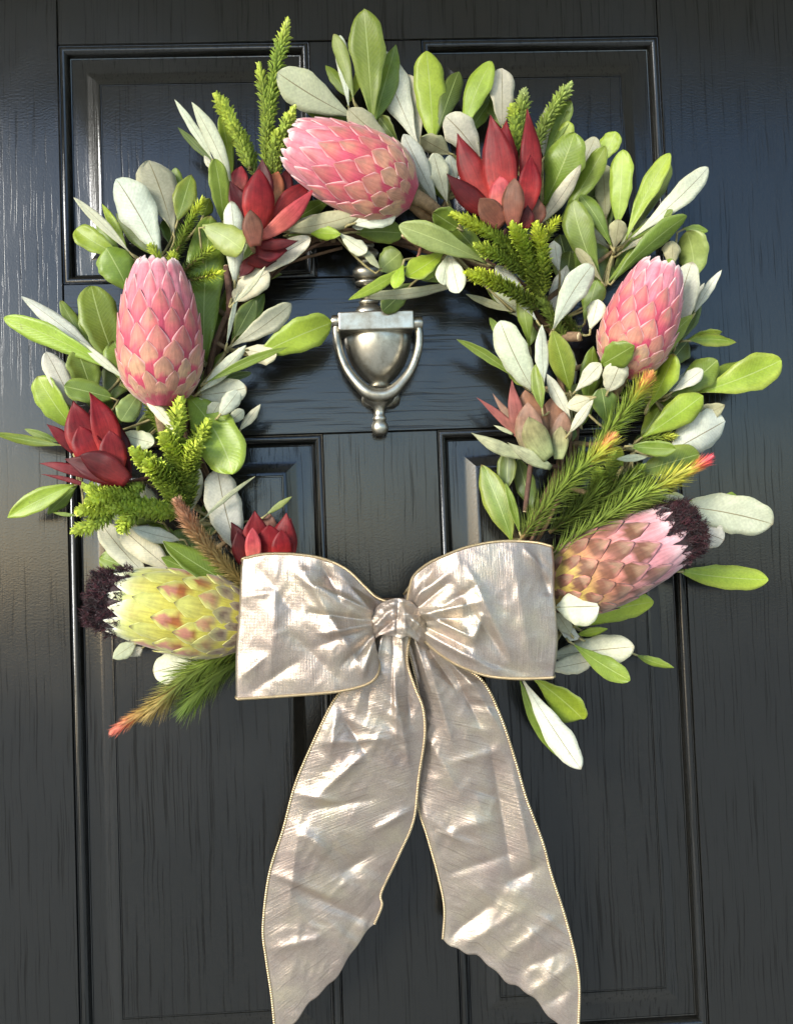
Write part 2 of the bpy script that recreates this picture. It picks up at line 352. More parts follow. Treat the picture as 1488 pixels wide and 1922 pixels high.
# backing spindle above the head, turned beads
mb = MB()
def bead(z, r, h): return [(r*.55, z-h/2), (r*.85, z-h*.36), (r, z-h*.12), (r, z+h*.12), (r*.85, z+h*.36), (r*.55, z+h/2)]
prof = []
z_ = 0.0
for (r, h) in ((.0135, .016), (.0095, .006), (.0075, .013), (.0125, .006), (.0145, .014), (.0095, .006), (.011, .010), (.007, .006), (.0085, .013), (.004, .004)):
    prof += bead(z_+h/2, r, h); z_ += h*.98
mb.lathe(prof, (cx-.006, -.007, zt-.004), (0, 0, 1), 28, sy=.62); mb.build('spindle', M_METAL, kn, KO, sharp=50)
# head block with a shallow gable
hw0, hw1, hz0, hz1 = KXx(637), KXx(776), KZ(626), KZ(592)
mb = MB(); y0, y1 = -.034, -.001; pk = KZ(579)
mb.add([(hw0, y0, hz0), (hw1, y0, hz0), (hw1, y0, hz1), ((hw0+hw1)/2, y0, hz1+.0004), (hw0, y0, hz1),
        (hw0, y1, hz0), (hw1, y1, hz0), (hw1, y1, hz1+.002), ((hw0+hw1)/2, y1, pk+.004), (hw0, y1, hz1+.002)],
       [(0, 1, 2, 3, 4), (9, 8, 7, 6, 5), (0, 5, 6, 1), (1, 6, 7, 2), (2, 7, 8, 3), (3, 8, 9, 4), (4, 9, 5, 0)])
mb.build('head', M_METAL, kn, KO, smooth=False, bevel=.0012)
# urn: half a turned bowl standing off the door
zb = KZ(716); H = hz0-zb
prof = [(.0118, -.0045), (.0128, -.003), (.0118, -.0012), (.0088, .0002), (.0092, .0015), (.0135, H*.10), (.0195, H*.24), (.0250, H*.42), (.0288, H*.62), (.0308, H*.80), (.0316, H*.93), (.0312, H+.0005)]
mb = MB(); mb.lathe(prof, (cx+.001, -.004, zb), (0, 0, 1), 40, sy=.80); mb.build('urn', M_METAL, kn, KO, sharp=45)
prof = [(.0085, .006), (.0135, .003), (.017, -.002), (.0185, -.008), (.017, -.013), (.012, -.0165)]
mb = MB(); mb.lathe(prof[::-1], (cx+.002, -.003, zb-.006), (0, 0, 1), 32, sy=.6); mb.build('foot', M_METAL, kn, KO, sharp=45)
# swinging bail: two arms from the pivots meeting in a heavy striker
arm = [(632, 606, .0045), (631, 625, .0043), (637, 660, .0043), (652, 695, .0045), (673, 722, .0052), (692, 738, .0068), (711, 742, .0075), (731, 738, .0068), (751, 721, .0052), (772, 693, .0045), (784, 660, .0043), (787, 630, .0043), (783, 608, .0045)]
P = [at(x, y, .024) for x, y, r in arm]; sp = spline([(*p,) for p in P], 60); rr = [.86*table([(i/12, arm[i][2]) for i in range(13)], k/59) for k in range(60)]
mb = MB(); mb.tube(sp, rr, 14); bail = mb.build('bail', M_METAL, kn, KO)
for (x, sgn) in ((632, -1), (783, 1)):
    mb = MB(); c = at(x, 604 if sgn < 0 else 607, .024); mb.lathe([(.002, -.0052), (.0056, -.0046), (.0062, -.003), (.0062, .003), (.0056, .0046), (.002, .0052)], c, (1, 0, 0), 20, ref=Vector((0, 0, 1)))
    mb.build('pivot', M_METAL, bail, KO, sharp=45)
mb = MB(); zz = KZ(742); c = (at(712, 770, .02).x, -.016, 0)
prof = [(.0035, KZ(817)), (.0065, KZ(813)), (.0078, KZ(805)), (.0076, KZ(797)), (.0055, KZ(790)), (.0062, KZ(788)), (.0064, KZ(784)), (.0050, KZ(780)), (.0046, KZ(773)), (.0056, KZ(766)), (.0085, KZ(760)), (.0125, KZ(754)), (.0145, KZ(748)), (.011, KZ(742))]
mb.lathe(prof, c, (0, 0, 1), 28, sy=.85); mb.build('drop_knob', M_METAL, kn, KO, sharp=50)

# ------------------------------------------------------------------ vine ring that carries the wreath
RC, RR = (716, 792), 352
ring = thing('wreath_ring', 'ring of twisted brown vine stems under the flowers and foliage', 'wreath ring', at(RC[0], RC[1]+RR, .03))
RO = ring.location.copy()
for k in range(9):
    ph = rnd(0, 6.28); tw = rnd(2.5, 6); a0 = rnd(0, 6.28); span = 6.28*rnd(.7, 1.0); pts = []; n_ = 72
    for i in range(n_):
        q = a0+span*i/(n_-1); r = RR+14*math.sin(q*tw+ph)+10*nz((math.cos(q)*2, math.sin(q)*2, k*3.1))
        d = .026+.011*math.cos(q*tw+ph)+.004*nz((math.cos(q)*3, math.sin(q)*3, k*5.3))
        pts.append(at(RC[0]+r*math.cos(q), RC[1]+r*math.sin(q), d))
    r0 = rnd(.0022, .0042); c = mixc((.075, .042, .026), (.16, .10, .06), random.random())
    mb = MB(); mb.tube(pts, [r0*(1-.55*i/n_)*(1+.12*nz((i*.5, k, 0))) for i in range(n_)], 7, c); mb.build('vine', M_TWIG, ring, RO)
def twig(pts, r0, r1, c=(.17, .11, .065)):
    P = spline([(*at(x, y, d),) for x, y, d in pts], 14); mb = MB()
    mb.tube(P, [lerp(r0, r1, i/13)*(1+.1*nz((i*1.7, r0*999, 0))) for i in range(14)], 8, c)
    t = (P[-1]-P[-2]).normalized(); mb.tube([P[-1]-t*.0004, P[-1]+t*.0006], r1*.86, 8, (.50, .40, .24)); return mb.build('twig', M_TWIG, ring, RO)
twig([(830, 420, .03), (800, 405, .045), (768, 378, .055), (742, 352, .06)], .006, .005, (.20, .13, .07))
twig([(830, 425, .03), (800, 462, .04), (778, 455, .05), (757, 441, .06)], .0035, .0026, (.20, .12, .07))
twig([(790, 462, .045), (786, 478, .05), (780, 490, .05)], .0018, .0012, (.24, .11, .07))
twig([(1010, 680, .03), (1030, 650, .04), (1058, 634, .05), (1086, 632, .06)], .005, .0046, (.19, .12, .07))
twig([(995, 740, .03), (1000, 830, .04), (992, 900, .045), (985, 960, .05)], .003, .0022, (.10, .055, .04))
twig([(1035, 640, .03), (1050, 700, .035), (1060, 780, .03)], .004, .003)
twig([(430, 620, .03), (432, 560, .045), (425, 500, .045)], .004, .003, (.10, .055, .04))
twig([(1130, 690, .03), (1170, 690, .05), (1185, 670, .06)], .005, .004, (.20, .14, .08))

# ------------------------------------------------------------------ leaves
SHAPES = {
    'n': [(0, .07), (.07, .09), (.16, .22), (.32, .53), (.5, .82), (.65, 1), (.76, .96), (.86, .79), (.93, .56), (.975, .32), (1, .05)],
    'e': [(0, .07), (.08, .14), (.2, .50), (.38, .90), (.5, 1), (.64, .95), (.8, .70), (.9, .43), (.97, .17), (1, .03)],
    's': [(0, .12), (.08, .28), (.2, .60), (.4, .88), (.6, 1), (.76, .97), (.87, .80), (.94, .56), (.98, .30), (1, .06)],
    'l': [(0, .42), (.15, .70), (.35, .97), (.5, 1), (.65, .84), (.8, .50), (.92, .18), (1, .015)],
    'v': [(0, .50), (.15, .70), (.4, .98), (.55, 1), (.7, .88), (.84, .58), (.94, .27), (1, .02)],
    'k': [(0, .30), (.1, .45), (.3, .8), (.5, 1), (.7, .9), (.85, .6), (.95, .28), (1, .03)],
}
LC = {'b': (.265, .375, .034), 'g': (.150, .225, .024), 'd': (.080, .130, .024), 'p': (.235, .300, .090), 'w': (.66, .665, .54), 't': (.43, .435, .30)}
def blade(parent, O, name, B, T, w, shape, mats, front_top, colf, c=0.0, bend=0.0, roll=0.0, cup=0.0, wav=.05, twist=0.0, nu=20, nv=7, thick=.0005, seed=0.0, cren=.04):
    mid = (B+T)/2; A = T-B; L = A.length; A /= L; V = (CAM-mid).normalized()
    S_ = A.cross(V).normalized(); Nn = S_.cross(A)
    cr, sr = math.cos(roll), math.sin(roll)
    S2 = S_*cr+Nn*sr
    C = mid+S_*(c*L)+Nn*(bend*L)
    hw = w*1.08*mpx(-mid.y)/2/max(.45, cr); tb = SHAPES[shape]
    vs = [-1+2*j/(nv-1) for j in range(nv)]; top, bot = [], []; ct, cb = [], []; uv = []
    for i in range(nu):
        t = 1-(1-i/(nu-1))**1.7
        P = B*(1-t)**2+C*(2*t*(1-t))+T*t*t; tg = ((C-B)*(2*(1-t))+(T-C)*(2*t)).normalized()
        s = S2*math.cos(twist*t)+Nn*math.sin(twist*t); s = (s-tg*s.dot(tg)).normalized(); n = s.cross(tg)
        h = hw*table(tb, t)
        for v in vs:
            ee = 1+cren*math.sin(24*t+seed*7+(2 if v > 0 else 0))+cren*1.6*nz((t*6, seed, v*1.2))
            off = cup*h*v*v+wav*hw*nz((t*4.2, seed*3.1, v*1.1))*abs(v)*1.6+.05*hw*(1-abs(v))**4*(-1 if front_top else 1)*0
            p = P+s*(h*v*ee)+n*off
            top.append(p+n*thick/2); bot.append(p-n*thick/2)
            ct.append(colf(t, v, True)); cb.append(colf(t, v, False)); uv.append((t, v))
    K = nu*nv; Ft = []; Fb = []; Fr = []
    for i in range(nu-1):
        for j in range(nv-1):
            a, b_, c_, d_ = i*nv+j, i*nv+j+1, (i+1)*nv+j+1, (i+1)*nv+j
            Ft.append((a, b_, c_, d_)); Fb.append((K+d_, K+c_, K+b_, K+a))
    edge = [j for j in range(nv)]+[i*nv+nv-1 for i in range(1, nu)]+[(nu-1)*nv+j for j in range(nv-2, -1, -1)]+[i*nv for i in range(nu-2, 0, -1)]
    for a, b_ in zip(edge, edge[1:]+edge[:1]): Fr.append((b_, a, K+a, K+b_))
    mb = MB(); mb.add(top+bot, Ft, ct+cb, uv+uv, 0 if front_top else 1)
    mb.f += Fb; mb.m += [1 if front_top else 0]*len(Fb); mb.f += Fr; mb.m += [0]*len(Fr)
    return mb.build(name, mats, parent, O)
_ln = [0]
def leaf(parent, O, spec, d0):
    q = spec.split(); sd_ = q[0]; bx, by, tx, ty, w = map(float, q[1:6]); ex = dict(x.split('=') for x in q[6:] if '=' in x)
    db = float(ex.get('b', d0[0]))/100; dt = float(ex.get('t', d0[1]))/100
    _ln[0] += 1; sdn = _ln[0]*1.37; random.seed(1000+_ln[0])
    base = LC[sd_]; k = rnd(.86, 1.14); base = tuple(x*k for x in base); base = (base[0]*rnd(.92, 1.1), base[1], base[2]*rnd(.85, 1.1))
    ft = sd_ in 'bgdp'; other = LC['w'] if ft else LC['g']
    tipb = rnd(.4, .9) if random.random() < .3 else 0; yel = rnd(0, .35)*(random.random() < .35)
    def colf(t, v, front):
        c = base if front else other
        if (front and ft) or (not front and not ft):
            c = mixc(c, (c[0]*1.25, c[1]*1.15, c[2]*1.1), sm(.2, 1, t)*.6); c = mixc(c, (.33, .40, .12), .35*sm(.80, 1, abs(v)))
        else:
            c = mixc(c, (.42, .36, .22), .35*(1-sm(.0, .25, t))); c = mixc(c, (.45, .43, .22), .30*sm(.9, 1, abs(v)))
        if (front and ft) or (not front and not ft): c = mixc(c, (.38, .36, .06), yel*sm(.2, .9, abs(v)))
        return mixc(c, (.20, .125, .05), tipb*sm(.955, 1, t+.02*nz((v*3, sdn, 0))))
    roll = math.radians(float(ex['r'])) if 'r' in ex else math.radians(rnd(-24, 24))
    bend = float(ex.get('n', rnd(-.10, .18))); c = float(ex.get('c', rnd(-.03, .03)))
    return blade(parent, O, 'leaf', at(bx, by, db), at(tx, ty, dt), w, ex.get('s', 'n'), [M_TOP, M_UND], ft, colf, c, bend, roll,
                 float(ex.get('u', rnd(-.22, .30) if ft else rnd(-.32, .10))), .15, math.radians(float(ex.get('w', rnd(-26, 26)))), seed=sdn)
SPRIGS = [
 # label, (base depth, tip depth) in cm, stem node, leaves: side  base x y  tip x y  width
 ('leaf sprig above the uppermost pink protea, with the tallest broad green leaf', (3.5, 4.5), (712, 262), '''
  w 655 205 638 66 24 t=2.5
  p 664 190 626 64 27 t=3.2 c=.05
  w 785 275 706 92 62 t=3 b=3 r=12
  d 748 268 712 220 30 b=3 t=3
  g 700 240 683 17 64 t=6 n=.06 r=4
  w 668 222 521 136 66 t=6 n=.08 r=8 c=-.05
  t 742 275 654 205 44 b=4 t=6 c=-.06'''),
 ('leaf sprig with two upright bright green leaves between top protea and tallest red conebush', (3.5, 5), (838, 372), '''
  b 812 262 800 96 57 t=4 s=s c=.02
  b 868 262 922 116 46 t=4.5 c=-.10 r=14
  w 824 393 757 252 38 t=7 n=.08
  w 840 384 813 287 37 t=6
  t 846 290 788 257 40 b=4 t=5.5 s=e
  w 902 300 836 218 56 t=6 n=.16 c=.08
  w 858 352 843 291 26 b=4 t=5
  g 862 430 812 398 48 b=5 t=6.5 s=e
  d 880 330 842 300 40 b=2.5 t=2.5'''),
 ('leaf sprig fanning up behind the tallest red conebush, big green leaf foremost', (3.5, 5), (1020, 415), '''
  w 942 240 941 128 43 t=4 s=s
  g 1018 300 1070 187 30 t=4 c=.04
  b 1048 280 1068 228 32 b=3 t=4
  b 1120 312 1155 247 37 b=3 t=4 c=.06
  t 1086 322 1117 257 36 b=3.5 t=4.5
  d 1050 330 1074 262 40 b=2 t=2.5
  g 1016 392 1078 249 74 t=7 n=.10 c=.05
  g 1046 420 1136 274 38 t=6.5 c=.03
  w 1008 426 1090 308 27 t=8.5 s=e c=.05'''),
 ('upright leaf sprig on a tan stalk above the pink protea at the wreath shoulder', (5, 6), (1152, 470), '''
  t 1136 410 1130 308 36 b=3 t=3.5 s=s
  d 1140 440 1128 360 50 b=2.5 t=2.5
  w 1180 450 1328 314 40 t=5 c=.05 r=5
  b 1158 424 1167 282 41 t=6 s=s
  b 1172 456 1257 288 35 t=6.5 c=-.06
  w 1162 476 1262 405 26 b=4.5 t=5
  g 1162 462 1262 394 24 t=6
  g 1148 530 1288 405 40 t=6 c=-.07
  g 1136 534 1262 414 30 b=4.5 t=5 c=-.04
  g 1130 534 1074 376 52 t=5.5 c=-.08
  g 1148 466 1088 366 30 t=5 c=.08
  t 1152 468 1161 412 33 t=7.5
  d 1128 540 1118 456 44 b=3.5 t=3.5
  t 1132 532 1080 466 19 b=5 t=6'''),
 ('leaf sprig with a pale upturned leaf beside the yellow needle tips', (4, 6), (1050, 600), '''
  w 1036 622 1112 496 48 t=8 b=6 n=.10 c=-.08
  w 1010 606 930 498 31 t=6 b=5
  w 1049 512 1040 452 25 b=5 t=5.5
  d 1060 560 1070 470 55 b=2.5 t=2.5
  g 1096 604 1120 526 42 t=5
  g 1124 560 1132 490 40 b=3 t=3
  w 1106 622 1122 562 34 b=5.5 t=6.5
  d 1080 560 1050 440 56 b=2 t=2
  d 960 470 1010 420 44 b=3 t=3'''),
 ('leaf sprig of pale leaves tucked behind the pink protea at the wreath shoulder', (4.5, 5), (1268, 640), '''
  p 1302 520 1288 434 60 b=3.5 t=4 s=s c=.10
  t 1258 505 1262 452 34 b=4 t=4.5
  g 1280 428 1328 434 18 b=3.5 t=4 s=e
  g 1230 520 1262 486 20 b=4 t=4.5
  w 1266 650 1298 492 54 t=6.5 c=-.08 s=s
  w 1300 592 1354 506 18 t=5 s=e c=-.05
  g 1200 702 1300 590 37 b=6 t=6.5 s=e c=-.05
  g 1290 640 1381 643 26 t=4.5 s=e c=-.10
  d 1240 700 1290 640 40 b=3 t=3'''),
 ('leaf sprig with the widest bright green leaf reaching towards the wide stile', (4.5, 6), (1225, 745), '''
  g 1254 746 1345 676 52 t=5 c=.06
  w 1257 738 1318 694 27 b=5.5 t=6
  b 1306 738 1465 676 66 t=5.5 b=4 c=.05 n=.08 r=5
  t 1284 800 1360 760 34 b=4 t=5 s=e
  b 1214 770 1264 664 44 t=7 c=.05
  g 1126 686 1190 648 52 b=7.5 t=10 n=.12 s=e
  w 1140 735 1164 679 44 b=6.5 t=8.5 s=s
  d 1180 740 1230 700 50 b=3 t=3'''),
 ('leaf sprig of grey-green leaves in front of the bare cut vine', (5, 6.5), (1070, 740), '''
  g 1070 738 1036 619 42 t=7 s=e
  w 1020 722 1016 610 26 t=6 s=e
  w 1076 738 1128 682 30 t=8
  w 1110 748 1062 764 30 b=8 t=8 s=e
  d 1140 800 1128 728 46 b=5 t=6
  g 1100 760 1112 650 40 b=4 t=5 s=e
  w 1066 815 1112 750 18 b=7.5 t=9 s=e
  w 1072 792 1026 702 24 b=6 t=6.5 s=e
  g 1018 772 1004 684 24 b=7 t=7 s=e
  d 1090 800 1080 720 50 b=3 t=3
  d 1050 860 1062 790 44 b=3 t=3'''),
 ('leaf sprig with one white oval leaf pointing into the wreath opening', (4, 5.5), (1000, 735), '''
  w 1002 735 938 602 54 t=6 s=s c=-.05
  g 994 655 978 552 30 b=4 t=5
  g 970 712 857 637 18 t=4.5 s=e c=.08
  g 948 640 918 596 16 b=3 t=3 s=e'''),
 ('leaf sprig above the orange-tipped needles, with a wide chalky leaf at its end', (5, 6), (1190, 845), '''
  w 1256 848 1360 790 70 t=4.5 b=4.5 s=s
  g 1200 884 1312 852 52 b=4.5 t=5 s=s
  b 1200 824 1318 742 52 t=6.5 c=.03
  g 1182 838 1268 843 28 b=6.5 t=7.5 s=s
  w 1220 856 1156 862 14 b=6 t=7 s=e
  g 1170 880 1150 836 26 b=4 t=5
  d 1140 930 1220 890 60 b=3 t=3
  d 1170 960 1240 930 60 b=2.5 t=2.5'''),
 ('leaf sprig of three dull green leaves over the small panel corner', (4, 3.5), (968, 1010), '''
  g 962 1022 903 872 50 t=3 s=e c=.04
  d 950 925 955 838 34 b=3 t=3 s=e
  g 976 1004 948 906 15 b=4.5 t=4.5 s=e
  d 1000 960 972 860 36 b=2.5 t=2.5 s=e'''),
 ('leaf sprig with a long chalky leaf behind the coral protea plume', (4, 4.5), (1270, 985), '''
  b 1340 948 1384 934 26 b=3 t=3
  w 1272 950 1450 984 70 t=5 s=s c=-.06 r=4
  w 1300 992 1358 1014 44 b=4 t=4.5 s=s
  b 1276 1072 1441 1088 44 t=4 s=s c=.04
  w 1226 950 1284 934 30 b=5.5 t=6'''),
 ('leaf sprig below the coral protea, one white leaf lying nearly level', (4.5, 6), (1062, 1170), '''
  b 1076 1176 1226 1130 44 t=5 s=s c=-.10
  w 1044 1140 1122 1138 66 b=9 t=9 s=s n=.1
  g 1190 1228 1264 1253 17 b=4 t=4.5 s=e c=.05
  b 1078 1192 1140 1180 16 b=4 t=4.5 s=e
  w 1034 1232 1190 1214 54 t=6.5 s=s c=-.02 r=6
  w 1030 1256 1110 1240 34 b=5 t=5.5 s=s
  t 1072 1192 1044 1150 28 b=6.5 t=7.5 s=e
  w 1090 1200 1048 1180 24 b=6 t=6.5 s=e
  g 1072 1206 1182 1277 38 t=8 b=7 c=.05'''),
 ('drooping leaf sprig under the bow loop with a white leaf hanging lowest', (4, 5), (978, 1262), '''
  b 1000 1272 1094 1350 58 t=4 c=-.05
  g 974 1272 1046 1420 24 t=4 s=e c=.07
  w 978 1272 1090 1444 46 t=6 c=.02 r=8'''),
 ('leaf sprig with two slim white leaves standing left of the upper needle shoots', (4, 5), (425, 400), '''
  w 402 304 328 187 16 t=4.5 s=e
  w 396 318 384 292 11 b=4 t=4 s=e
  w 437 352 360 192 30 t=6 s=e c=.06
  g 420 420 403 298 35 t=6 c=.04 s=s'''),
 ('leaf sprig beneath the half-hidden red conebush, pale leaves pointing inward', (5, 6), (440, 520), '''
  w 441 532 434 377 36 t=7 s=s c=.04
  w 446 520 583 446 42 t=5.5 s=s c=.03
  w 432 566 504 510 44 b=4.5 t=5.5 s=s
  w 436 572 498 500 11 b=6 t=7 s=e c=.06
  d 450 500 500 440 44 b=3 t=3'''),
 ('leaf sprig lying along the ring just under the uppermost pink protea', (5, 6), (620, 430), '''
  t 530 432 688 396 36 t=7 c=.06 s=e
  w 664 420 742 402 34 b=6.5 t=6.5 s=s
  w 540 440 600 402 18 b=4.5 t=5 s=e
  b 575 436 640 440 24 b=5 t=6 s=e
  g 670 436 756 438 38 b=4 t=4 s=s c=-.05
  w 634 436 688 474 28 b=5.5 t=6
  t 676 462 712 504 15 b=5.5 t=5.5 s=e
  d 600 450 540 420 44 b=3 t=3
  w 668 412 676 432 22 b=5 t=5.5
  p 712 508 752 474 48 b=3.5 t=4 s=s'''),
 ('leaf sprig drooping over the top of the door knocker', (5, 6), (845, 470), '''
  d 770 536 718 584 36 b=4 t=4 s=s
  p 918 497 748 424 46 t=7 b=6 c=.05 r=8
  w 844 474 861 550 38 t=7
  w 842 474 830 536 30 b=5 t=6
  b 832 486 800 526 16 b=5 t=5.5 s=e
  b 838 468 763 519 42 t=6 c=-.05
  t 876 526 688 556 20 b=4.5 t=4.5 s=s c=-.08
  b 772 494 654 563 21 t=6.5 c=-.05 s=e
  b 757 494 741 542 25 b=6 t=7
  t 962 586 874 552 14 b=4 t=4 s=e
  d 900 520 850 430 50 b=2.5 t=2.5'''),
 ('leaf sprig with two big pale leaves above the upright pink protea', (4, 5), (290, 500), '''
  t 326 442 279 301 70 t=4 c=.05
  w 246 476 139 371 20 t=4 s=e c=.03
  w 306 492 219 336 72 t=5.5 c=.05 r=6
  b 220 476 144 430 40 t=4 c=-.08 s=s
  g 242 545 200 466 62 t=4.5 s=s
  g 333 418 360 328 40 t=4 s=e
  g 380 410 394 372 28 b=3.5 t=4 s=e
  d 325 470 318 410 40 b=3 t=3'''),
 ('leaf sprig with a long dark green leaf filling the gap right of the upright protea', (3.5, 4.5), (395, 640), '''
  g 384 680 396 405 62 t=4 s=s c=-.04 b=3.5
  p 380 424 456 470 50 b=6.5 t=8 c=-.08 s=s
  d 372 640 360 560 50 b=2.5 t=2.5'''),
 ('leaf sprig spreading furthest to the side of the upright pink protea', (4, 5), (235, 700), '''
  g 228 700 172 536 62 t=4.5 s=s c=-.06
  w 190 672 40 556 28 t=4 s=e c=.03
  g 252 735 215 640 58 b=4.5 t=5
  b 232 706 8 597 38 t=4.5 b=5 c=.06
  w 240 715 150 640 15 b=5.5 t=5 s=e
  g 176 742 145 655 54 t=5 s=s
  d 200 760 236 680 60 b=3 t=3'''),
 ('leaf sprig around the darkest red conebush, leaves reaching out over the stile', (4, 5), (140, 850), '''
  w 144 772 87 661 40 t=5 s=s
  b 140 806 72 706 46 t=5 s=s c=-.06
  g 214 748 121 725 42 b=5 t=6 s=s
  g 120 836 -14 812 17 t=4.5 s=e c=-.04
  b 146 908 15 972 36 t=4 s=e c=.05
  g 148 968 100 962 7 b=4 t=4 s=e
  d 180 800 220 760 50 b=3 t=3'''),
 ('leaf sprig with a white and a bright green leaf pointing at the knocker', (5, 6), (428, 655), '''
  d 440 636 480 562 36 b=4.5 t=4.5 s=e
  b 488 664 622 606 58 b=5 t=4.5 s=s r=6
  w 430 652 547 570 42 t=6.5 c=.05
  w 460 656 519 668 36 b=5.5 t=5.5 s=s
  w 372 738 462 648 26 b=6 t=7 s=e c=.05
  g 385 720 540 652 17 b=6.5 t=6.5 s=e c=-.06
  w 425 650 448 545 9 b=5.5 t=6 s=e'''),
 ('cluster of small pale leaves inside the ring below the knocker-pointing leaves', (5, 6), (395, 770), '''
  w 374 742 463 728 40 t=6 s=s c=.04
  w 412 780 448 734 30 b=6.5 t=7.5 s=s
  w 420 800 458 770 22 b=5 t=5.5
  w 448 810 489 759 17 b=4.5 t=5 s=e
  w 390 790 412 756 26 b=5.5 t=6 s=s
  d 390 800 420 740 46 b=3 t=3'''),
 ('leaf sprig with a single large rounded green leaf below the upright protea', (5.5, 7), (345, 760), '''
  b 352 742 438 890 78 t=7 c=-.12 s=s r=10
  p 262 737 228 790 40 b=7 t=8 s=s
  w 261 736 332 812 20 b=7.5 t=8 s=e c=-.06
  w 226 814 290 832 32 b=5.5 t=6 s=s
  d 250 800 330 770 50 b=3 t=3
  d 250 840 300 790 50 b=3 t=3'''),
 ('leaf sprig of whitish leaves hanging beside the small panel, bare stalks crossing them', (4.5, 5.5), (420, 985), '''
  w 446 1036 408 880 62 t=5 s=s c=-.04 r=4
  w 352 966 374 878 30 t=6 s=e
  w 262 905 292 965 26 b=4.5 t=5 s=e
  t 378 978 479 894 9 b=6.5 t=6 s=e c=-.05
  p 498 968 548 932 11 b=4.5 t=4.5 s=e
  d 330 920 400 900 60 b=2.5 t=2.5
  d 380 1010 410 960 50 b=2.5 t=2.5'''),
 ('leaf sprig above the yellow-green protea, two long grey-white leaves and two dark ones', (4.5, 5.5), (350, 1075), '''
  g 252 1066 188 1046 38 t=4.5 s=s
  w 276 1080 190 982 44 t=5 s=s c=-.05
  w 328 1074 222 984 44 t=6 s=s c=-.03
  w 342 1014 246 990 28 t=7 s=e c=-.05
  g 448 1104 306 1016 46 t=8 s=e c=-.04 b=6
  g 428 1116 303 1046 42 b=6.5 t=7.5 s=e c=.05
  d 390 1070 320 1000 60 b=3 t=3
  d 300 980 210 960 40 b=3.5 t=4'''),
 ('leaf sprig peeping out under the yellow-green protea', (4, 4.5), (385, 1232), '''
  w 384 1240 288 1262 56 t=4.5 s=s
  t 258 1206 212 1236 28 b=4 t=4 s=e
  w 270 1214 244 1232 20 b=3.5 t=3.5 s=e'''),
]
for (lab, dd, node, tb) in SPRIGS:
    nodep = at(node[0], node[1], (dd[0]-.8)/100)
    q = math.atan2(node[1]-RC[1], node[0]-RC[0]); rp = at(RC[0]+RR*math.cos(q), RC[1]+RR*math.sin(q), .03)
    sp_ = thing('leaf_sprig', lab, 'leaf sprig', nodep, 'leaf sprigs of the wreath'); O = nodep.copy()
    st = MB(); random.seed(int(node[0]))
    inner = rp.lerp(nodep, .02) if (rp-nodep).length > .01 else nodep+Vector((0, .012, .01))
    st.tube(spline([(*inner,), (*(inner.lerp(nodep, .5)+Vector((0, -.004, 0))),), (*nodep,)], 9), [lerp(.0028, .0018, i/8) for i in range(9)], 7, (.17, .12, .065))
    for ln in tb.strip().split('\n'):
        lf = leaf(sp_, O, ln.strip(), dd); qq = ln.split(); ex = dict(x.split('=') for x in qq[6:])
        B = at(float(qq[1]), float(qq[2]), float(ex.get('b', dd[0]))/100); T = at(float(qq[3]), float(qq[4]), float(ex.get('t', dd[1]))/100)
        dr = (B-T).normalized()
        st.tube(spline([(*(B-dr*.003),), (*(B+dr*.004),), (*(B.lerp(nodep, .4)+dr*.003+Vector((0, .006, 0))),), (*nodep,)], 9), [.0010, .0011, .0011, .0012, .0012, .0013, .0014, .0015, .0016], 5, (.30, .26, .12))
    rows_ = [x.split() for x in tb.strip().split('\n')]; random.seed(int(node[0]*3+node[1])); big = [r for r in rows_ if math.hypot(float(r[3])-float(r[1]), float(r[4])-float(r[2])) > 70]
    for k in range(0 if lab[:8] in ('drooping',) or 'peeping' in lab or 'below the coral' in lab or 'chalky leaf behind' in lab or 'three dull' in lab else min(5, len(big))):                 # leaves further back that fill the gaps between the others
        r = big[k*len(big)//min(5, len(big))]; bx, by, tx, ty, w = map(float, r[1:6]); L_ = math.hypot(tx-bx, ty-by); a = math.atan2(ty-by, tx-bx)+rnd(.18, .45)*random.choice((-1, 1)); l2 = L_*rnd(.62, .86)
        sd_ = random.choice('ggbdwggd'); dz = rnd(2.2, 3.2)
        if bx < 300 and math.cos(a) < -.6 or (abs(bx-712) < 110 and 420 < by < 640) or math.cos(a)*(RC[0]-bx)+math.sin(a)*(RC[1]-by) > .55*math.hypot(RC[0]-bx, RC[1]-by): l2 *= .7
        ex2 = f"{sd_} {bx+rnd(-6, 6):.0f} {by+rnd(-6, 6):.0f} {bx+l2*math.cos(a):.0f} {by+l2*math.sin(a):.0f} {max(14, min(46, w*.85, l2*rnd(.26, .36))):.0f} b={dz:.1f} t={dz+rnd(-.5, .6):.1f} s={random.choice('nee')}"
        st_state = random.getstate(); leaf(sp_, O, ex2, dd); random.setstate(st_state)
        B = at(bx, by, dz/100); st.tube(spline([(*B,), (*(B.lerp(nodep, .5)+Vector((0, .003, 0))),), (*nodep,)], 6), .0012, 5, (.26, .22, .10))
    st.build('stem', M_TWIG, sp_, O)
# the tan stalk of the upright sprig shows in full

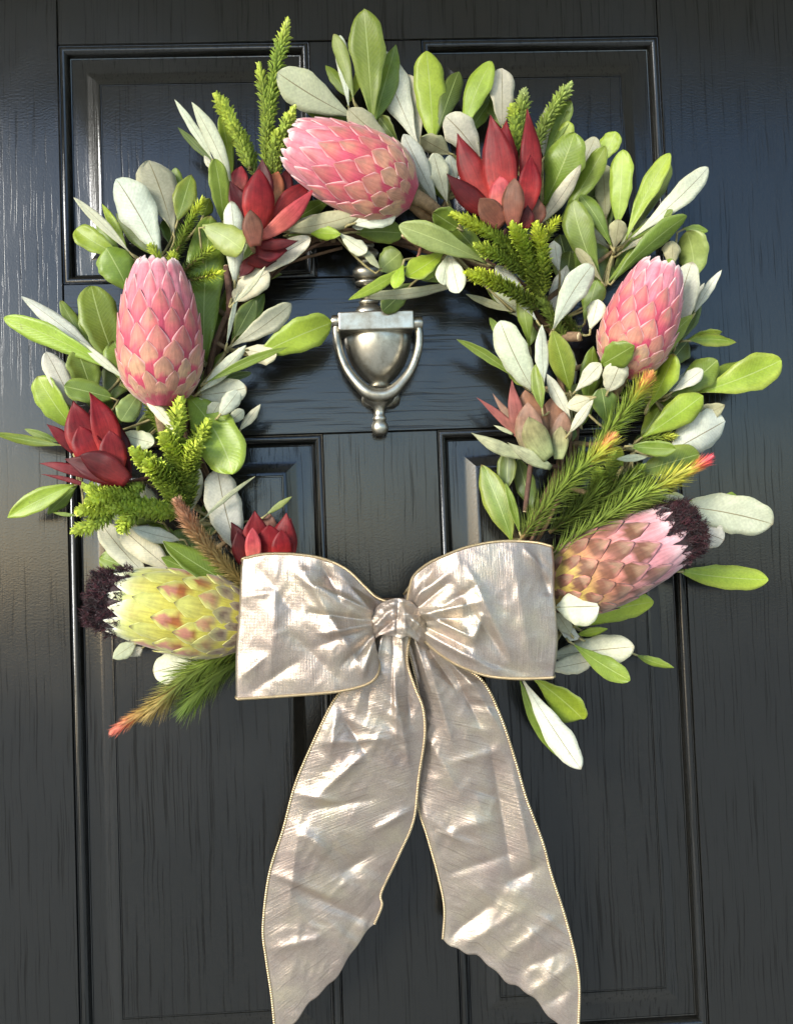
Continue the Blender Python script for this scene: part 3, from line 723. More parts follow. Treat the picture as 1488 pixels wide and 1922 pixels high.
# ------------------------------------------------------------------ proteas
def protea(label, base, tip, wpx, kind, rows, rot=0.0, seed=1, prof=None, plume=False):
    random.seed(seed)
    B = at(*base); T = at(*tip); O = B.copy(); ax = T-B; L = ax.length; ax.normalize()
    V = (CAM-(B+T)/2).normalized(); e1 = ax.cross(V).normalized(); e2 = e1.cross(ax)      # e2 faces the lens side
    R0 = wpx*mpx((base[2]+tip[2])/2)/2
    prof = prof or [(-.05, .10), (0, .34), (.05, .60), (.12, .80), (.22, .95), (.34, 1.0), (.5, .98), (.65, .91), (.8, .80), (.92, .66), (.97, .56), (1.0, .46), (1.1, .4)]
    R = lambda h: R0*table(prof, h)
    fl = thing('protea', label, 'protea', O, 'proteas of the wreath')
    def pos(h, th, r): return B+ax*(h*L)+(e1*math.sin(th)+e2*math.cos(th))*r
    # the closed heart of the bud
    mb = MB(); core = [(R(h)*(.80 if not plume else lerp(.80, .90, sm(.5, .75, h))), h*L) for h in (.0, .1, .25, .4, .55, .66, .74, .82)]+[(R(.9)*.62, .90*L), (R(.95)*.35, .93*L), (.002, .94*L)]
    mb.lathe(core, B, ax, 28, kind['core'], ref=e1); mb.build('heart', M_BRACT, fl, O)
    K = len(rows)
    for k, (tiph, ln, n, wf, lift) in enumerate(rows):
        f = k/(K-1); gap = max(.10, 1.05*(tiph-(rows[k-2][0] if k > 1 else 0)))
        if f > .75: gap = max(gap, .30)
        for j in range(n):
            th = rot+2*math.pi*(j+.5*(k % 2))/n+rnd(-.05, .05)
            if math.cos(th) < -.45: continue                      # the side pressed against the door
            h1 = tiph+rnd(-.018, .018); l_ = ln*rnd(.92, 1.08); h0 = max(-.03, h1-l_); nu, vs = 15, (-1, -.90, -.72, -.45, -.16, .16, .45, .72, .90, 1)
            half = math.pi/n*wf; top, low, cols, uv = [], [], [], []; lf = lift*rnd(.6, 1.5)*R0; tw = rnd(-.04, .04); sdn = rnd(0, 99); bu = random.random()
            for i in range(nu):
                t = i/(nu-1); t = 1-(1-t)**1.35; h = lerp(h0, h1, t); ex_ = clamp((h-(h1-gap))/gap)
                w = table((kind.get('top') or SH_T) if f > .80 else kind['shape'], ex_)
                for v in vs:
                    a = th+half*w*v+tw*t; lay = (K-1-k)*.011*R0*(1-.3*t)
                    r = R(h)*(.90+.0*v)+lay+.006*R0*(1-t)+lf*t**3-.045*R0*v*v*w+.010*R0*nz((t*3, v*1.5, sdn))
                    hh = h+.004*nz((t*5, v*2, sdn+3))
                    top.append(pos(hh, a, r)); low.append(pos(hh, a, r-.018*R0)); cols.append(kind['col'](f, ex_, v, h, bu)); uv.append((t, v))
            nvv = len(vs); Kk = nu*nvv; Fc = []
            for i in range(nu-1):
                for jj in range(nvv-1):
                    a, b_, c_, d_ = i*nvv+jj, i*nvv+jj+1, (i+1)*nvv+jj+1, (i+1)*nvv+jj
                    Fc += [(a, b_, c_, d_), (Kk+d_, Kk+c_, Kk+b_, Kk+a)]
            edge = [i*nvv+nvv-1 for i in range(nu)]+[(nu-1)*nvv+q for q in range(nvv-2, -1, -1)]+[i*nvv for i in range(nu-2, -1, -1)]
            for a, b_ in zip(edge, edge[1:]): Fc.append((b_, a, Kk+a, Kk+b_))
            mb = MB(); mb.add(top+low, Fc, cols+cols, uv+uv); mb.build('bract', M_BRACT, fl, O)
    if plume:     # a tuft of dark woolly hairs at the mouth and dark fringes on the tall bracts
        mb = MB(); nt = 260
        for q_ in range(nt):                                   # curling tufts
            th = q_*2.39996; q = math.sqrt((q_+.5)/nt)
            if q_ % 2: q = rnd(.9, 1.0); h = rnd(.74, .95)          # wedges of wool running down between the tall bracts
            else: h = lerp(.95, .86, q**4)+rnd(-.05, .02)
            r = R(min(h, 1.0))*q*rnd(.84, .97)
            c0 = pos(h, th, r); out = e1*math.sin(th)+e2*math.cos(th); tip_ = (ax*rnd(.5, 1.0)+out*rnd(-.1, .5)*q+Vector((rnd(-.35, .35), rnd(-.35, .35), rnd(-.35, .35)))).normalized()
            tone = mixc((.014, .005, .006), (.060, .018, .024), random.random()**1.5)
            for _ in range(34):
                p = c0+Vector((rnd(-1, 1), rnd(-1, 1), rnd(-1, 1)))*.0024; dr = (tip_+Vector((rnd(-.75, .75), rnd(-.75, .75), rnd(-.75, .75)))).normalized(); ln = rnd(.003, .0075)
                sd2 = dr.cross(Vector((rnd(-1, 1), rnd(-1, 1), rnd(-1, 1)))).normalized()*rnd(.00025, .00045); b2 = p+dr*ln*.5+Vector((rnd(-1, 1), rnd(-1, 1), rnd(-1, 1)))*.0016; e = p+dr*ln+Vector((rnd(-1, 1), rnd(-1, 1), rnd(-1, 1)))*.003
                k = rnd(.7, 1.3); mb.add([p-sd2, p+sd2, b2+sd2*.8, b2-sd2*.8, e], [(0, 1, 2, 3), (3, 2, 4)], tuple(x*k for x in tone))
        o = mb.build('plume', M_HAIR, fl, O); o['kind'] = 'stuff'
    # woody stalk
    mb = MB(); bk = B-ax*.03+Vector((0, .012, 0)); mb.tube(spline([(*(B+ax*.006),), (*(B-ax*.012),), (*bk,)], 6), [.0085, .0075, .0065, .006, .0056, .0055], 10, (.22, .15, .085)); mb.build('stalk', M_TWIG, fl, O)
    return fl
SH_P = [(0, 1), (.15, .99), (.35, .90), (.52, .74), (.68, .54), (.82, .33), (.93, .15), (1, .02)]      # across the part that shows
SH_T = [(0, 1), (.55, 1.0), (.74, .90), (.88, .68), (.96, .42), (1, .14)]
def patch(e, v, u, e0, e1, wid, rag=.22):
    """an irregular mark on a bract: 1 inside, 0 outside"""
    n1 = nz((e*5, v*2.5, u*57)); n2 = nz((e*11, v*6, u*31+4)); q = rag*n1+rag*.6*n2
    return sm(e0-.05, e0+.05, e+q*.6)*(1-sm(e1-.06, e1+.06, e+q*.6))*(1-sm(wid-.15, wid+.15, abs(v)+q))
def col_pink(f, e, v, h, u):
    av = abs(v); low = 1-sm(.14, .50, h); up = sm(.62, .9, f)
    c = mixc((.40, .014, .060), (.50, .062, .095), sm(.10, .6, e))
    c = mixc(c, (.53, .12, .185), up*.8)
    c = mixc(c, (.50, .18, .10), (1-up)*sm(.25, .7, e)*(1-sm(.2, .9, av))*(.35+.5*u))
    c = mixc(c, (.42, .29, .14), low*patch(e, v, u+.2, .25, 1.3, 1.0, .45)*(.55+.3*u))           # buff lower scales
    c = mixc(c, (.24, .15, .11), (1-up)*patch(e, v, u, .64, 1.05, .52, .35)*(.20+.45*u))   # brown-grey patch below the point
    c = mixc(c, (.80, .58, .56), sm(.76, .95, av)*(.50+.45*up)*sm(.0, .3, e))
    c = mixc(c, (.72, .38, .42), patch(e, v, u, .15, 1.2, .5, .5)*up*.28)  # silvery margin
    c = mixc(c, (.86, .70, .68), sm(.80, 1, e)*.8*up)
    c = mixc(c, (.56, .30, .30), .10); k = .84+.2*u; return tuple(x*k for x in c)
PINK = {'core': (.07, .012, .02), 'shape': SH_P, 'col': col_pink}
ROWS_P = [(.10, .16, 9, 1.45, .02), (.18, .24, 10, 1.4, .03), (.27, .30, 10, 1.38, .04), (.37, .36, 10, 1.36, .045), (.48, .40, 11, 1.36, .045), (.60, .44, 11, 1.34, .04), (.73, .50, 11, 1.3, .03), (.86, .58, 11, 1.22, .005), (.955, .62, 11, 1.2, -.02), (.98, .62, 12, 1.2, -.04)]
SH_TOP = [(0, 1), (.45, .97), (.66, .74), (.82, .44), (.93, .19), (1, .02)]
def col_yel(f, e, v, h, u):
    av = abs(v); low = 1-sm(.12, .36, h); up = sm(.80, .9, f)
    c = mixc((.36, .32, .040), (.42, .41, .10), sm(.1, .9, e))
    c = mixc(c, (.40, .43, .14), sm(.50, .80, h)*.8)
    c = mixc(c, (.185, .145, .10), low*patch(e, v, u, .30, 1.2, .95, .3)*.9)
    c = mixc(c, (.07, .035, .03), low*patch(e, v, u+.3, .45, .75, .35)*.8)
    if u > .25: c = mixc(c, (.20, .045, .008), (1-up)*(1-low)*patch(e, v, u, .12+.2*u, .62, .42, .3)*.95)
    if u > .45: c = mixc(c, (.34, .125, .095), (1-up)*(1-low)*patch(e, v, u+.5, .55, .95, .55, .3)*.9)
    c = mixc(c, (.030, .010, .010), (1-up)*sm(.90, 1, e)*sm(.25, .4, h)*.95)
    c = mixc(c, (.52, .50, .24), sm(.86, 1, av)*.4*(1-sm(.8, 1, e)))
    c = mixc(c, (.82, .80, .70), up*sm(.55, .9, e)*(.5+.5*sm(.4, 1, av)))
    k = .92+.16*u; return tuple(x*k for x in c)
YEL = {'core': (.02, .006, .008), 'shape': SH_P, 'top': SH_TOP, 'col': col_yel}
def col_coral(f, e, v, h, u):
    av = abs(v); low = 1-sm(.10, .36, h); up = sm(.80, .9, f)
    c = mixc((.43, .15, .095), (.48, .18, .13), e)
    c = mixc(c, (.50, .205, .225), sm(.30, .58, h))
    c = mixc(c, (.36, .28, .05), low*(1-sm(.35, .6, e))*.85)
    c = mixc(c, (.115, .045, .022), (1-up)*patch(e, v, u, .34, .78, .85, .35)*(.75+.25*u))
    c = mixc(c, (.26, .155, .095), (1-up)*patch(e, v, u+.4, .66, .96, .62, .2)*.85)
    c = mixc(c, (.024, .010, .008), (1-up)*clamp(sm(.93, 1, e)+sm(.86, .97, av)*sm(.45, .62, e))*sm(.10, .25, h)*.92)
    c = mixc(c, (.62, .37, .40), sm(.62, .78, h)*.6)
    c = mixc(c, (.05, .015, .02), up*sm(.90, 1, av)*sm(.35, .6, e)*.8)
    c = mixc(c, (.72, .56, .55), up*sm(.6, .9, e)*(1-sm(.6, .9, av))*.6)
    k = .9+.2*u; return tuple(x*k for x in c)
CORAL = {'core': (.02, .006, .008), 'shape': SH_P, 'top': SH_TOP, 'col': col_coral}
ROWS_B = [(.08, .14, 10, 1.45, .015), (.15, .2, 11, 1.4, .02), (.23, .28, 11, 1.38, .03), (.32, .34, 10, 1.36, .04), (.43, .38, 10, 1.36, .04), (.55, .42, 9, 1.36, .035), (.68, .48, 9, 1.34, .03), (.81, .58, 8, 1.12, .03), (.84, .6, 8, .95, .02)]
PR_B = [(-.05, .2), (0, .45), (.05, .66), (.12, .82), (.22, .95), (.34, 1.0), (.5, .98), (.65, .90), (.8, .76), (.92, .64), (1.0, .56), (1.1, .5)]
protea('pink protea lying tip outward across the top of the wreath', (770, 366, .062), (536, 262, .074), 172, PINK, ROWS_P, .2, 11)
protea('upright pink protea with its whole bud in view, left of the knocker', (304, 756, .070), (296, 484, .072), 166, PINK, ROWS_P, .0, 12)
protea('leaning pink protea whose foot is hidden by green leaves, right of the knocker', (1166, 700, .060), (1246, 488, .078), 150, PINK, ROWS_P, .35, 13)
protea('yellow-green protea with rust marks and a dark woolly tip beside the bow', (470, 1170, .060), (158, 1118, .072), 172, YEL, ROWS_B, .15, 14, PR_B, True)
protea('coral protea with brown-edged bracts and a black woolly tip', (1034, 1112, .060), (1318, 976, .074), 168, CORAL, ROWS_B, .1, 15, PR_B, True)

# ------------------------------------------------------------------ conebush flowers: stiff pointed bracts round a short cone
def conebush(label, node, bracts, tones, seed):
    random.seed(seed); O = at(*node); t_ = thing('conebush_flower', label, 'conebush', O, 'red conebush flowers of the wreath')
    for ln in bracts.strip().split('\n'):
        q = ln.split(); tone = tones[q[0]]; bx, by, tx, ty, w = map(float, q[1:6]); ex = dict(x.split('=') for x in q[6:])
        db, dt = float(ex.get('b', node[2]*100))/100, float(ex.get('t', node[2]*100+1))/100; sdn = rnd(0, 99)
        a, b_ = tone
        def colf(t, v, front):
            c = mixc(a, b_, sm(.1, .75, t)+.12*nz((t*4, v*2, sdn))); k = 1+.14*nz((t*7, v*3, sdn+9))
            return tuple(max(0, x*k) for x in c)
        blade(t_, O, 'bract', at(bx, by, db), at(tx, ty, dt), w*.92, ex.get('s', 'l'), [M_CONE, M_CONE], True, colf, float(ex.get('c', rnd(-.05, .05))), float(ex.get('n', rnd(.02, .10))),
              math.radians(float(ex.get('r', rnd(-12, 12)))), float(ex.get('u', rnd(-.22, .16))), .10, math.radians(rnd(-8, 8)), seed=sdn, thick=.0009, cren=.008)
    qx = node; mb = MB(); ba = at(qx[0], qx[1], qx[2]-.004); 
    q = math.atan2(qx[1]-RC[1], qx[0]-RC[0]); rp = at(RC[0]+RR*math.cos(q), RC[1]+RR*math.sin(q), .03)
    if (rp-ba).length < .01: rp = rp+Vector((0, .015, .012))
    mb.tube(spline([(*rp,), (*(rp.lerp(ba, .6)+Vector((0, -.003, 0))),), (*ba,)], 8), [.0022]*7+[.003], 8, (.12, .06, .045)); mb.build('stem', M_TWIG, t_, O)
RED = {'r': ((.34, .026, .022), (.16, .007, .011)), 'd': ((.12, .010, .010), (.062, .006, .008)), 'o': ((.17, .055, .035), (.125, .05, .03)), 'p': ((.50, .12, .09), (.34, .04, .05)),
       'y': ((.44, .22, .08), (.36, .12, .06)), 'c': ((.32, .030, .026), (.14, .009, .012)), 'm': ((.10, .007, .010), (.13, .008, .012))}
conebush('tallest red conebush flower, flaring upward between green leaves at the top', (952, 432, .062), '''
 d 920 400 844 354 34 t=6 b=5.5
 d 925 405 838 326 44 t=7 b=6 c=-.06
 c 985 395 988 205 44 t=7 b=6.5 c=.10
 c 920 390 858 250 54 t=6.5 b=6 c=-.05
 r 945 385 950 226 60 t=6.5 b=6
 c 944 400 920 216 66 t=8.5 b=7.5 n=.10
 r 985 400 995 290 46 t=8 b=7.5 c=.06
 p 938 400 938 330 46 t=8.6 b=8 s=v
 o 1000 425 1008 370 40 t=7.5 b=7 c=.05
 o 942 424 900 372 46 t=9 b=8 s=v
 o 962 424 966 334 44 t=9.5 b=8.5 s=v
 d 985 430 990 385 30 t=8.5 b=8''', RED, 21)
conebush('red conebush flower half hidden behind the uppermost protea', (492, 470, .060), '''
 p 445 360 454 312 34 t=4 b=4 s=v
 d 470 420 432 340 40 t=5.5 b=5
 d 520 400 541 312 36 t=5.5 b=5.5
 y 505 390 522 322 40 t=6 b=6 s=v
 c 515 420 586 340 46 t=6 b=6 c=-.06
 d 490 400 492 298 44 t=6.5 b=6
 r 482 440 486 318 62 t=8 b=7 n=.12 s=v
 p 490 446 590 352 34 t=7.5 b=7 c=.10
 o 480 462 470 394 40 t=8.5 b=8 s=v
 d 486 462 560 452 22 t=7 b=7 c=.05
 m 480 470 540 470 44 t=6.5 b=6.5
 d 465 490 520 490 30 t=6 b=6
 d 478 482 450 520 26 t=5.5 b=6''', RED, 22)
conebush('darkest red conebush flower with backswept thin bracts, over the stile edge', (222, 912, .060), '''
 m 180 900 75 870 20 t=5 b=5 c=.10
 m 175 915 78 890 9 t=5 b=5 c=.05
 m 140 850 88 796 24 t=5.5 b=5 c=.10
 m 200 870 178 752 60 t=5.5 b=5.5
 c 180 870 138 752 66 t=6.5 b=6 c=-.05
 d 225 890 222 790 50 t=6 b=6
 r 205 870 168 736 52 t=7.5 b=7 c=.16 n=.10
 r 185 880 150 800 56 t=8 b=7.5 s=v
 c 215 895 206 808 50 t=8.5 b=8 s=v c=.05
 d 232 905 122 862 46 t=8 b=8 c=.06
 d 240 905 150 855 52 t=9 b=8.5 s=v c=.08
 d 220 905 245 860 36 t=7.5 b=7
 m 215 925 262 945 40 t=6.5 b=6.5 s=v
 d 190 920 232 900 34 t=7 b=7''', RED, 23)
conebush('small red conebush flower rising behind the bow loop', (492, 1055, .055), '''
 d 470 1060 434 980 40 t=5.5 b=5
 o 500 1040 505 962 38 t=4 b=4.5 s=v
 c 480 1050 478 958 52 t=6 b=5.5
 c 520 1050 538 962 46 t=6 b=5.5 c=.05
 c 540 1060 546 972 34 t=5 b=5
 r 505 1060 505 985 56 t=7 b=6 s=v
 p 475 1062 474 990 30 t=7.2 b=6.5 s=v
 d 455 1060 446 995 34 t=6.5 b=6
 r 530 1062 528 995 40 t=6.8 b=6 s=v''', RED, 24)
GRN = {'g': ((.24, .27, .12), (.22, .20, .09)), 'p': ((.24, .10, .07), (.24, .07, .06)), 'm': ((.22, .19, .10), (.22, .12, .08)), 'l': ((.30, .33, .19), (.30, .30, .18)), 'b': ((.19, .12, .07), (.21, .10, .055))}
conebush('faded green and pink conebush bud at the edge of the ring opening', (1022, 872, .058), '''
 p 992 838 894 746 18 t=4.5 b=5 c=.06 n=-.02
 m 990 820 924 738 16 t=4 b=5 c=-.06
 l 962 815 926 798 8 t=4.5 b=5
 l 985 858 884 812 26 t=5.5 b=5.5 c=-.07
 b 1015 850 985 732 66 t=6 b=5.5 s=v
 b 1040 850 1036 745 60 t=6 b=5.5 s=v
 p 985 840 960 712 30 t=6.5 b=6 c=-.06
 m 1045 850 1058 772 44 t=6.5 b=6 s=v
 m 1000 858 990 755 54 t=7.5 b=7 s=v
 g 1030 860 992 782 52 t=8.2 b=7.5 c=-.10 s=v
 l 1034 878 952 830 26 t=7.5 b=7 c=-.06
 g 1048 862 1052 800 34 t=7.2 b=7 s=v''', GRN, 25)

# ------------------------------------------------------------------ needle sprigs
def sprig_needles(label, cat, shoots, seed, name='needle_sprig'):
    """shoots: base x y d, bend, tip x y d, needle px, count, width, style, base colour, mid colour, tip colour, tip share"""
    random.seed(seed); O = at(*shoots[0][0]); t_ = thing(name, label, cat, O, 'needle-leaved sprigs of the wreath')
    for (b0, cv, t0, nl, cnt, nw, style, c0, c1, c2, tipf, ang) in shoots:
        if style == 'o': cnt = int(cnt*.95); nw *= 1.3; nl *= .88 if nl > 22 else 1.08; c1 = tuple(x*1.15 for x in c1)
        elif nl > 30: cnt = int(cnt*.8); nw *= .85; nl *= 1.12; ang += 5
        B, T = at(*b0), at(*t0); A = T-B; V = (CAM-B).normalized(); sdv = A.cross(V).normalized()*A.length*cv
        path = spline([(*B,), (*(B.lerp(T, .35)+sdv*.8),), (*(B.lerp(T, .7)+sdv*.75),), (*T,)], 24); k = mpx((b0[2]+t0[2])/2)
        mb = MB(); mb.tube(path, [lerp(.0019, .0007, i/23) for i in range(24)], 6, (.22, .15, .06) if style == 'n' else (.16, .14, .05)); stem = mb.build('shoot', M_TWIG, t_, O)
        mb = MB(); ga = 2.39996
        for i in range(cnt):
            s = ((i+.5)/cnt)**.92; x = s*22.999; j = int(x); p = path[j].lerp(path[j+1], x-j); tg = (path[j+1]-path[j]).normalized()
            a = tg.cross(Vector((.3, .8, .52))).normalized(); b_ = tg.cross(a); th = i*ga+rnd(-.2, .2); out = a*math.cos(th)+b_*math.sin(th)
            sp = math.radians(lerp(ang, ang*.35, sm(.82, 1, s))+rnd(-9, 9)); ln = nl*k*rnd(.78, 1.15)*lerp(1.0, .72, sm(.85, 1, s))*lerp(.8, 1, sm(0, .12, s))
            dr = (tg*math.cos(sp)+out*math.sin(sp)).normalized(); wd = tg.cross(out).normalized()*nw*k*.5; up = dr.cross(wd).normalized()*nw*k*.28
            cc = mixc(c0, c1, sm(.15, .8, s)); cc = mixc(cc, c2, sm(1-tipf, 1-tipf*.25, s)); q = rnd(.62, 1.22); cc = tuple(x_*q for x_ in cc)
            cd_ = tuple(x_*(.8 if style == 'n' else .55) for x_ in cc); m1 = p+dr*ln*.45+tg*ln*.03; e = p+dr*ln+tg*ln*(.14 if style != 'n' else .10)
            if style == 'n': mb.add([p+wd*.6, p-wd*.6, p+up, m1+wd, m1-wd, m1+up, e], [(0, 3, 5, 2), (2, 5, 4, 1), (3, 6, 5), (5, 6, 4), (0, 1, 4, 3), (3, 4, 6)], [cd_]*3+[cc]*4)
            else:
                m2 = p.lerp(e, .82)+tg*ln*.05; cb_ = mixc(cc, c2, .3)
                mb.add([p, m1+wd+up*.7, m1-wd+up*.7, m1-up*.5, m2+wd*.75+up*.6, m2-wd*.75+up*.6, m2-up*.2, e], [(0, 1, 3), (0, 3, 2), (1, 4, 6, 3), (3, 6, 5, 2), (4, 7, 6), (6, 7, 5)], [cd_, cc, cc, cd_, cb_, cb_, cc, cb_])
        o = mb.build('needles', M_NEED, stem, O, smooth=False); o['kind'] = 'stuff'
    return t_
OL, GR, YG, LM = (.13, .18, .032), (.23, .31, .045), (.42, .51, .06), (.56, .65, .09)
def sh(b, cv, t, nl=20, cnt=240, nw=4.5, st='o', c0=OL, c1=GR, c2=LM, tf=.25, ang=55): return (b, cv, t, nl, cnt, nw, st, c0, c1, c2, tf, ang)
sprig_needles('bright green needle sprig standing tallest above the half-hidden conebush', 'needle sprig', [
 sh((500, 330, .048), -.04, (538, 48, .045), 19, 420, 4.5, 'o', GR, (.20, .30, .04), LM, .2, 62),
 sh((498, 300, .048), .05, (487, 130, .050), 17, 230, 4.5, 'o', OL, GR, LM, .25),
 sh((470, 318, .052), .04, (410, 186, .056), 19, 260, 7, 'o', GR, YG, LM, .3),
 sh((515, 340, .055), -.05, (548, 212, .062), 18, 240, 6, 'o', OL, GR, LM, .3),
 sh((480, 330, .046), 0, (452, 250, .046), 18, 150, 6, 'o', OL, GR, YG, .3),
 sh((505, 335, .056), .02, (520, 255, .062), 18, 170, 6, 'o', OL, GR, YG, .3)], 31)
sprig_needles('yellow-tipped needle sprig poking out behind the upright pink protea', 'needle sprig', [
 sh((322, 500, .050), -.03, (378, 378, .060), 18, 250, 4, 'n', OL, (.24, .34, .04), (.55, .62, .06), .35, 62),
 sh((335, 520, .050), -.04, (400, 466, .056), 18, 150, 4, 'n', OL, GR, YG, .35, 62),
 sh((335, 528, .060), .03, (410, 512, .070), 19, 160, 4, 'n', OL, (.26, .36, .04), (.55, .62, .06), .5, 62),
 sh((322, 520, .06), .05, (324, 482, .068), 15, 110, 4, 'o', GR, YG, LM, .6),
 sh((306, 510, .045), .05, (286, 466, .048), 14, 100, 4, 'o', GR, YG, LM, .6)], 32)
sprig_needles('lush small-leaved sprig trailing below the upright protea and across the dark conebush', 'needle sprig', [
 sh((332, 960, .050), .10, (276, 750, .062), 24, 340, 7, 'o', OL, GR, YG, .2, 62),
 sh((340, 955, .055), -.06, (338, 758, .080), 28, 380, 9, 'o', OL, (.20, .28, .04), LM, .35, 62),
 sh((345, 920, .058), -.10, (368, 836, .082), 26, 220, 9, 'o', GR, YG, LM, .5, 62),
 sh((340, 960, .060), .08, (258, 852, .088), 28, 300, 9, 'o', GR, (.27, .36, .045), LM, .4, 62),
 sh((330, 920, .064), .08, (284, 874, .090), 26, 200, 9, 'o', GR, (.27, .36, .045), LM, .5, 62),
 sh((340, 900, .062), .08, (312, 824, .084), 26, 220, 9, 'o', GR, YG, LM, .4, 62),
 sh((360, 940, .055), -.10, (386, 800, .068), 26, 260, 8, 'o', OL, GR, YG, .3, 62),
 sh((345, 958, .064), -.10, (170, 918, .084), 27, 380, 9, 'o', GR, (.24, .33, .045), LM, .35, 62),
 sh((270, 905, .070), -.10, (158, 958, .086), 26, 240, 9, 'o', GR, YG, LM, .5, 62),
 sh((260, 930, .074), .05, (176, 938, .092), 26, 240, 9, 'o', GR, YG, LM, .5, 62),
 sh((340, 965, .062), .06, (200, 950, .082), 27, 340, 9, 'o', GR, (.24, .33, .045), LM, .35, 62),
 sh((215, 950, .076), -.10, (150, 994, .080), 20, 130, 7, 'o', GR, YG, LM, .6, 60),
 sh((260, 960, .076), .05, (232, 986, .084), 19, 100, 7, 'o', GR, YG, LM, .6, 60),
 sh((345, 975, .052), .03, (310, 900, .064), 24, 190, 8, 'o', OL, OL, GR, .3, 60),
 sh((350, 960, .052), -.05, (356, 880, .064), 24, 190, 8, 'o', OL, OL, GR, .3, 60)], 33)
sprig_needles('olive needle sprig behind the tallest red conebush', 'needle sprig', [
 sh((975, 300, .045), -.03, (982, 180, .048), 19, 240, 5, 'o', OL, GR, (.30, .36, .12), .25, 58),
 sh((965, 290, .048), .05, (962, 206, .052), 16, 130, 7, 'o', GR, (.24, .34, .06), YG, .4, 58),
 sh((1000, 290, .042), -.05, (1064, 166, .046), 19, 240, 5, 'o', OL, GR, (.30, .38, .10), .3, 58)], 34)
sprig_needles('needle sprig with glowing yellow tips hanging below the tallest conebush', 'needle sprig', [
 sh((1014, 560, .055), .12, (858, 405, .082), 19, 420, 7, 'o', OL, (.20, .29, .04), (.55, .62, .06), .45, 60),
 sh((1010, 550, .058), .05, (966, 430, .092), 20, 300, 8, 'o', OL, (.24, .34, .04), (.50, .60, .06), .4, 58),
 sh((1016, 560, .058), .05, (1008, 430, .090), 20, 300, 7, 'o', OL, (.28, .38, .045), (.55, .62, .06), .45, 60),
 sh((1010, 470, .070), -.05, (1044, 414, .080), 17, 120, 4, 'n', GR, YG, (.55, .62, .06), .6, 60),
 sh((1010, 580, .052), .06, (884, 514, .080), 20, 320, 6, 'o', OL, (.28, .36, .04), (.58, .65, .06), .55, 60),
 sh((1000, 520, .062), .04, (900, 464, .080), 18, 220, 6, 'o', OL, (.22, .30, .04), YG, .4, 60),
 sh((1060, 640, .050), .03, (1012, 560, .056), 18, 170, 6, 'o', OL, OL, GR, .2, 58),
 sh((1090, 640, .045), .03, (1050, 585, .05), 18, 170, 4, 'n', OL, OL, GR, .2, 58)], 35)
PN, PG, ORG, YLW = (.09, .13, .022), (.21, .29, .045), (.72, .30, .11), (.48, .46, .06)
sprig_needles('pine-like sprig with three orange-tipped shoots above the coral protea', 'needle sprig', [
 sh((1118, 836, .060), .02, (1208, 722, .076), 40, 380, 3.2, 'n', PG, (.19, .26, .04), YLW, .35, 44),
 sh((1180, 765, .070), .0, (1214, 712, .080), 26, 300, 3.4, 'n', YLW, (.60, .28, .07), ORG, .8, 32),
 sh((978, 1010, .070), -.04, (1138, 838, .092), 46, 560, 3.4, 'n', (.15, .20, .035), PG, YLW, .3, 44),
 sh((1106, 876, .088), .0, (1142, 828, .094), 28, 300, 3.4, 'n', YLW, (.62, .36, .08), ORG, .8, 30),
 sh((1036, 1046, .068), -.03, (1275, 890, .086), 46, 620, 3.4, 'n', (.13, .18, .03), PG, YLW, .3, 44),
 sh((1240, 916, .082), .0, (1322, 866, .086), 30, 340, 3.4, 'n', YLW, (.66, .22, .06), (.70, .07, .10), .45, 26),
 sh((1050, 980, .050), .03, (1180, 900, .058), 40, 300, 3.4, 'n', PN, PN, PG, .3, 46),
 sh((1030, 1000, .050), .03, (1120, 920, .058), 40, 260, 3.4, 'n', PN, PN, PG, .3, 46),
 sh((1100, 1000, .050), .0, (1230, 940, .054), 36, 260, 3.4, 'n', PN, PN, PG, .3, 46)], 36, 'pine_like_sprig')
sprig_needles('short dark small-leaved sprig filling the hollow between the orange-tipped shoots', 'needle sprig', [
 sh((1110, 960, .045), .05, (1150, 862, .060), 20, 240, 7, 'o', (.05, .075, .018), OL, GR, .2, 58),
 sh((1130, 950, .045), -.05, (1200, 880, .058), 20, 220, 6, 'n', (.05, .075, .018), OL, GR, .2, 58),
 sh((1190, 830, .045), -.05, (1262, 818, .052), 18, 150, 4, 'n', OL, GR, (.36, .40, .05), .5, 60),
 sh((1110, 930, .052), .05, (1124, 890, .060), 18, 140, 7, 'o', OL, GR, YG, .2, 58)], 37)
sprig_needles('long-needled sprig with a salmon tip hanging under the yellow-green protea', 'needle sprig', [
 sh((478, 1200, .050), .07, (290, 1330, .058), 44, 620, 3.2, 'n', PG, (.20, .24, .05), (.40, .28, .09), .4, 34),
 sh((330, 1305, .056), .03, (224, 1366, .060), 30, 340, 3.2, 'n', (.36, .28, .07), (.56, .28, .10), (.72, .20, .13), .45, 26),
 sh((474, 1222, .044), .05, (356, 1318, .046), 52, 420, 3.0, 'n', PN, PG, (.20, .28, .05), .3, 30),
 sh((470, 1210, .045), .02, (330, 1270, .046), 40, 260, 3.2, 'n', PN, PG, PG, .3, 40)], 38, 'pine_like_sprig')
sprig_needles('coppery brown fuzzy spike leaning out above the bow', 'flower spike', [
 sh((478, 1112, .062), -.05, (340, 956, .084), 30, 760, 4.0, 'n', (.34, .27, .10), (.44, .28, .13), (.50, .26, .15), .4, 46),
 sh((362, 978, .078), .0, (336, 946, .085), 20, 160, 4.0, 'n', (.42, .22, .12), (.46, .22, .12), (.55, .30, .18), .4, 34)], 39, 'flower_spike')

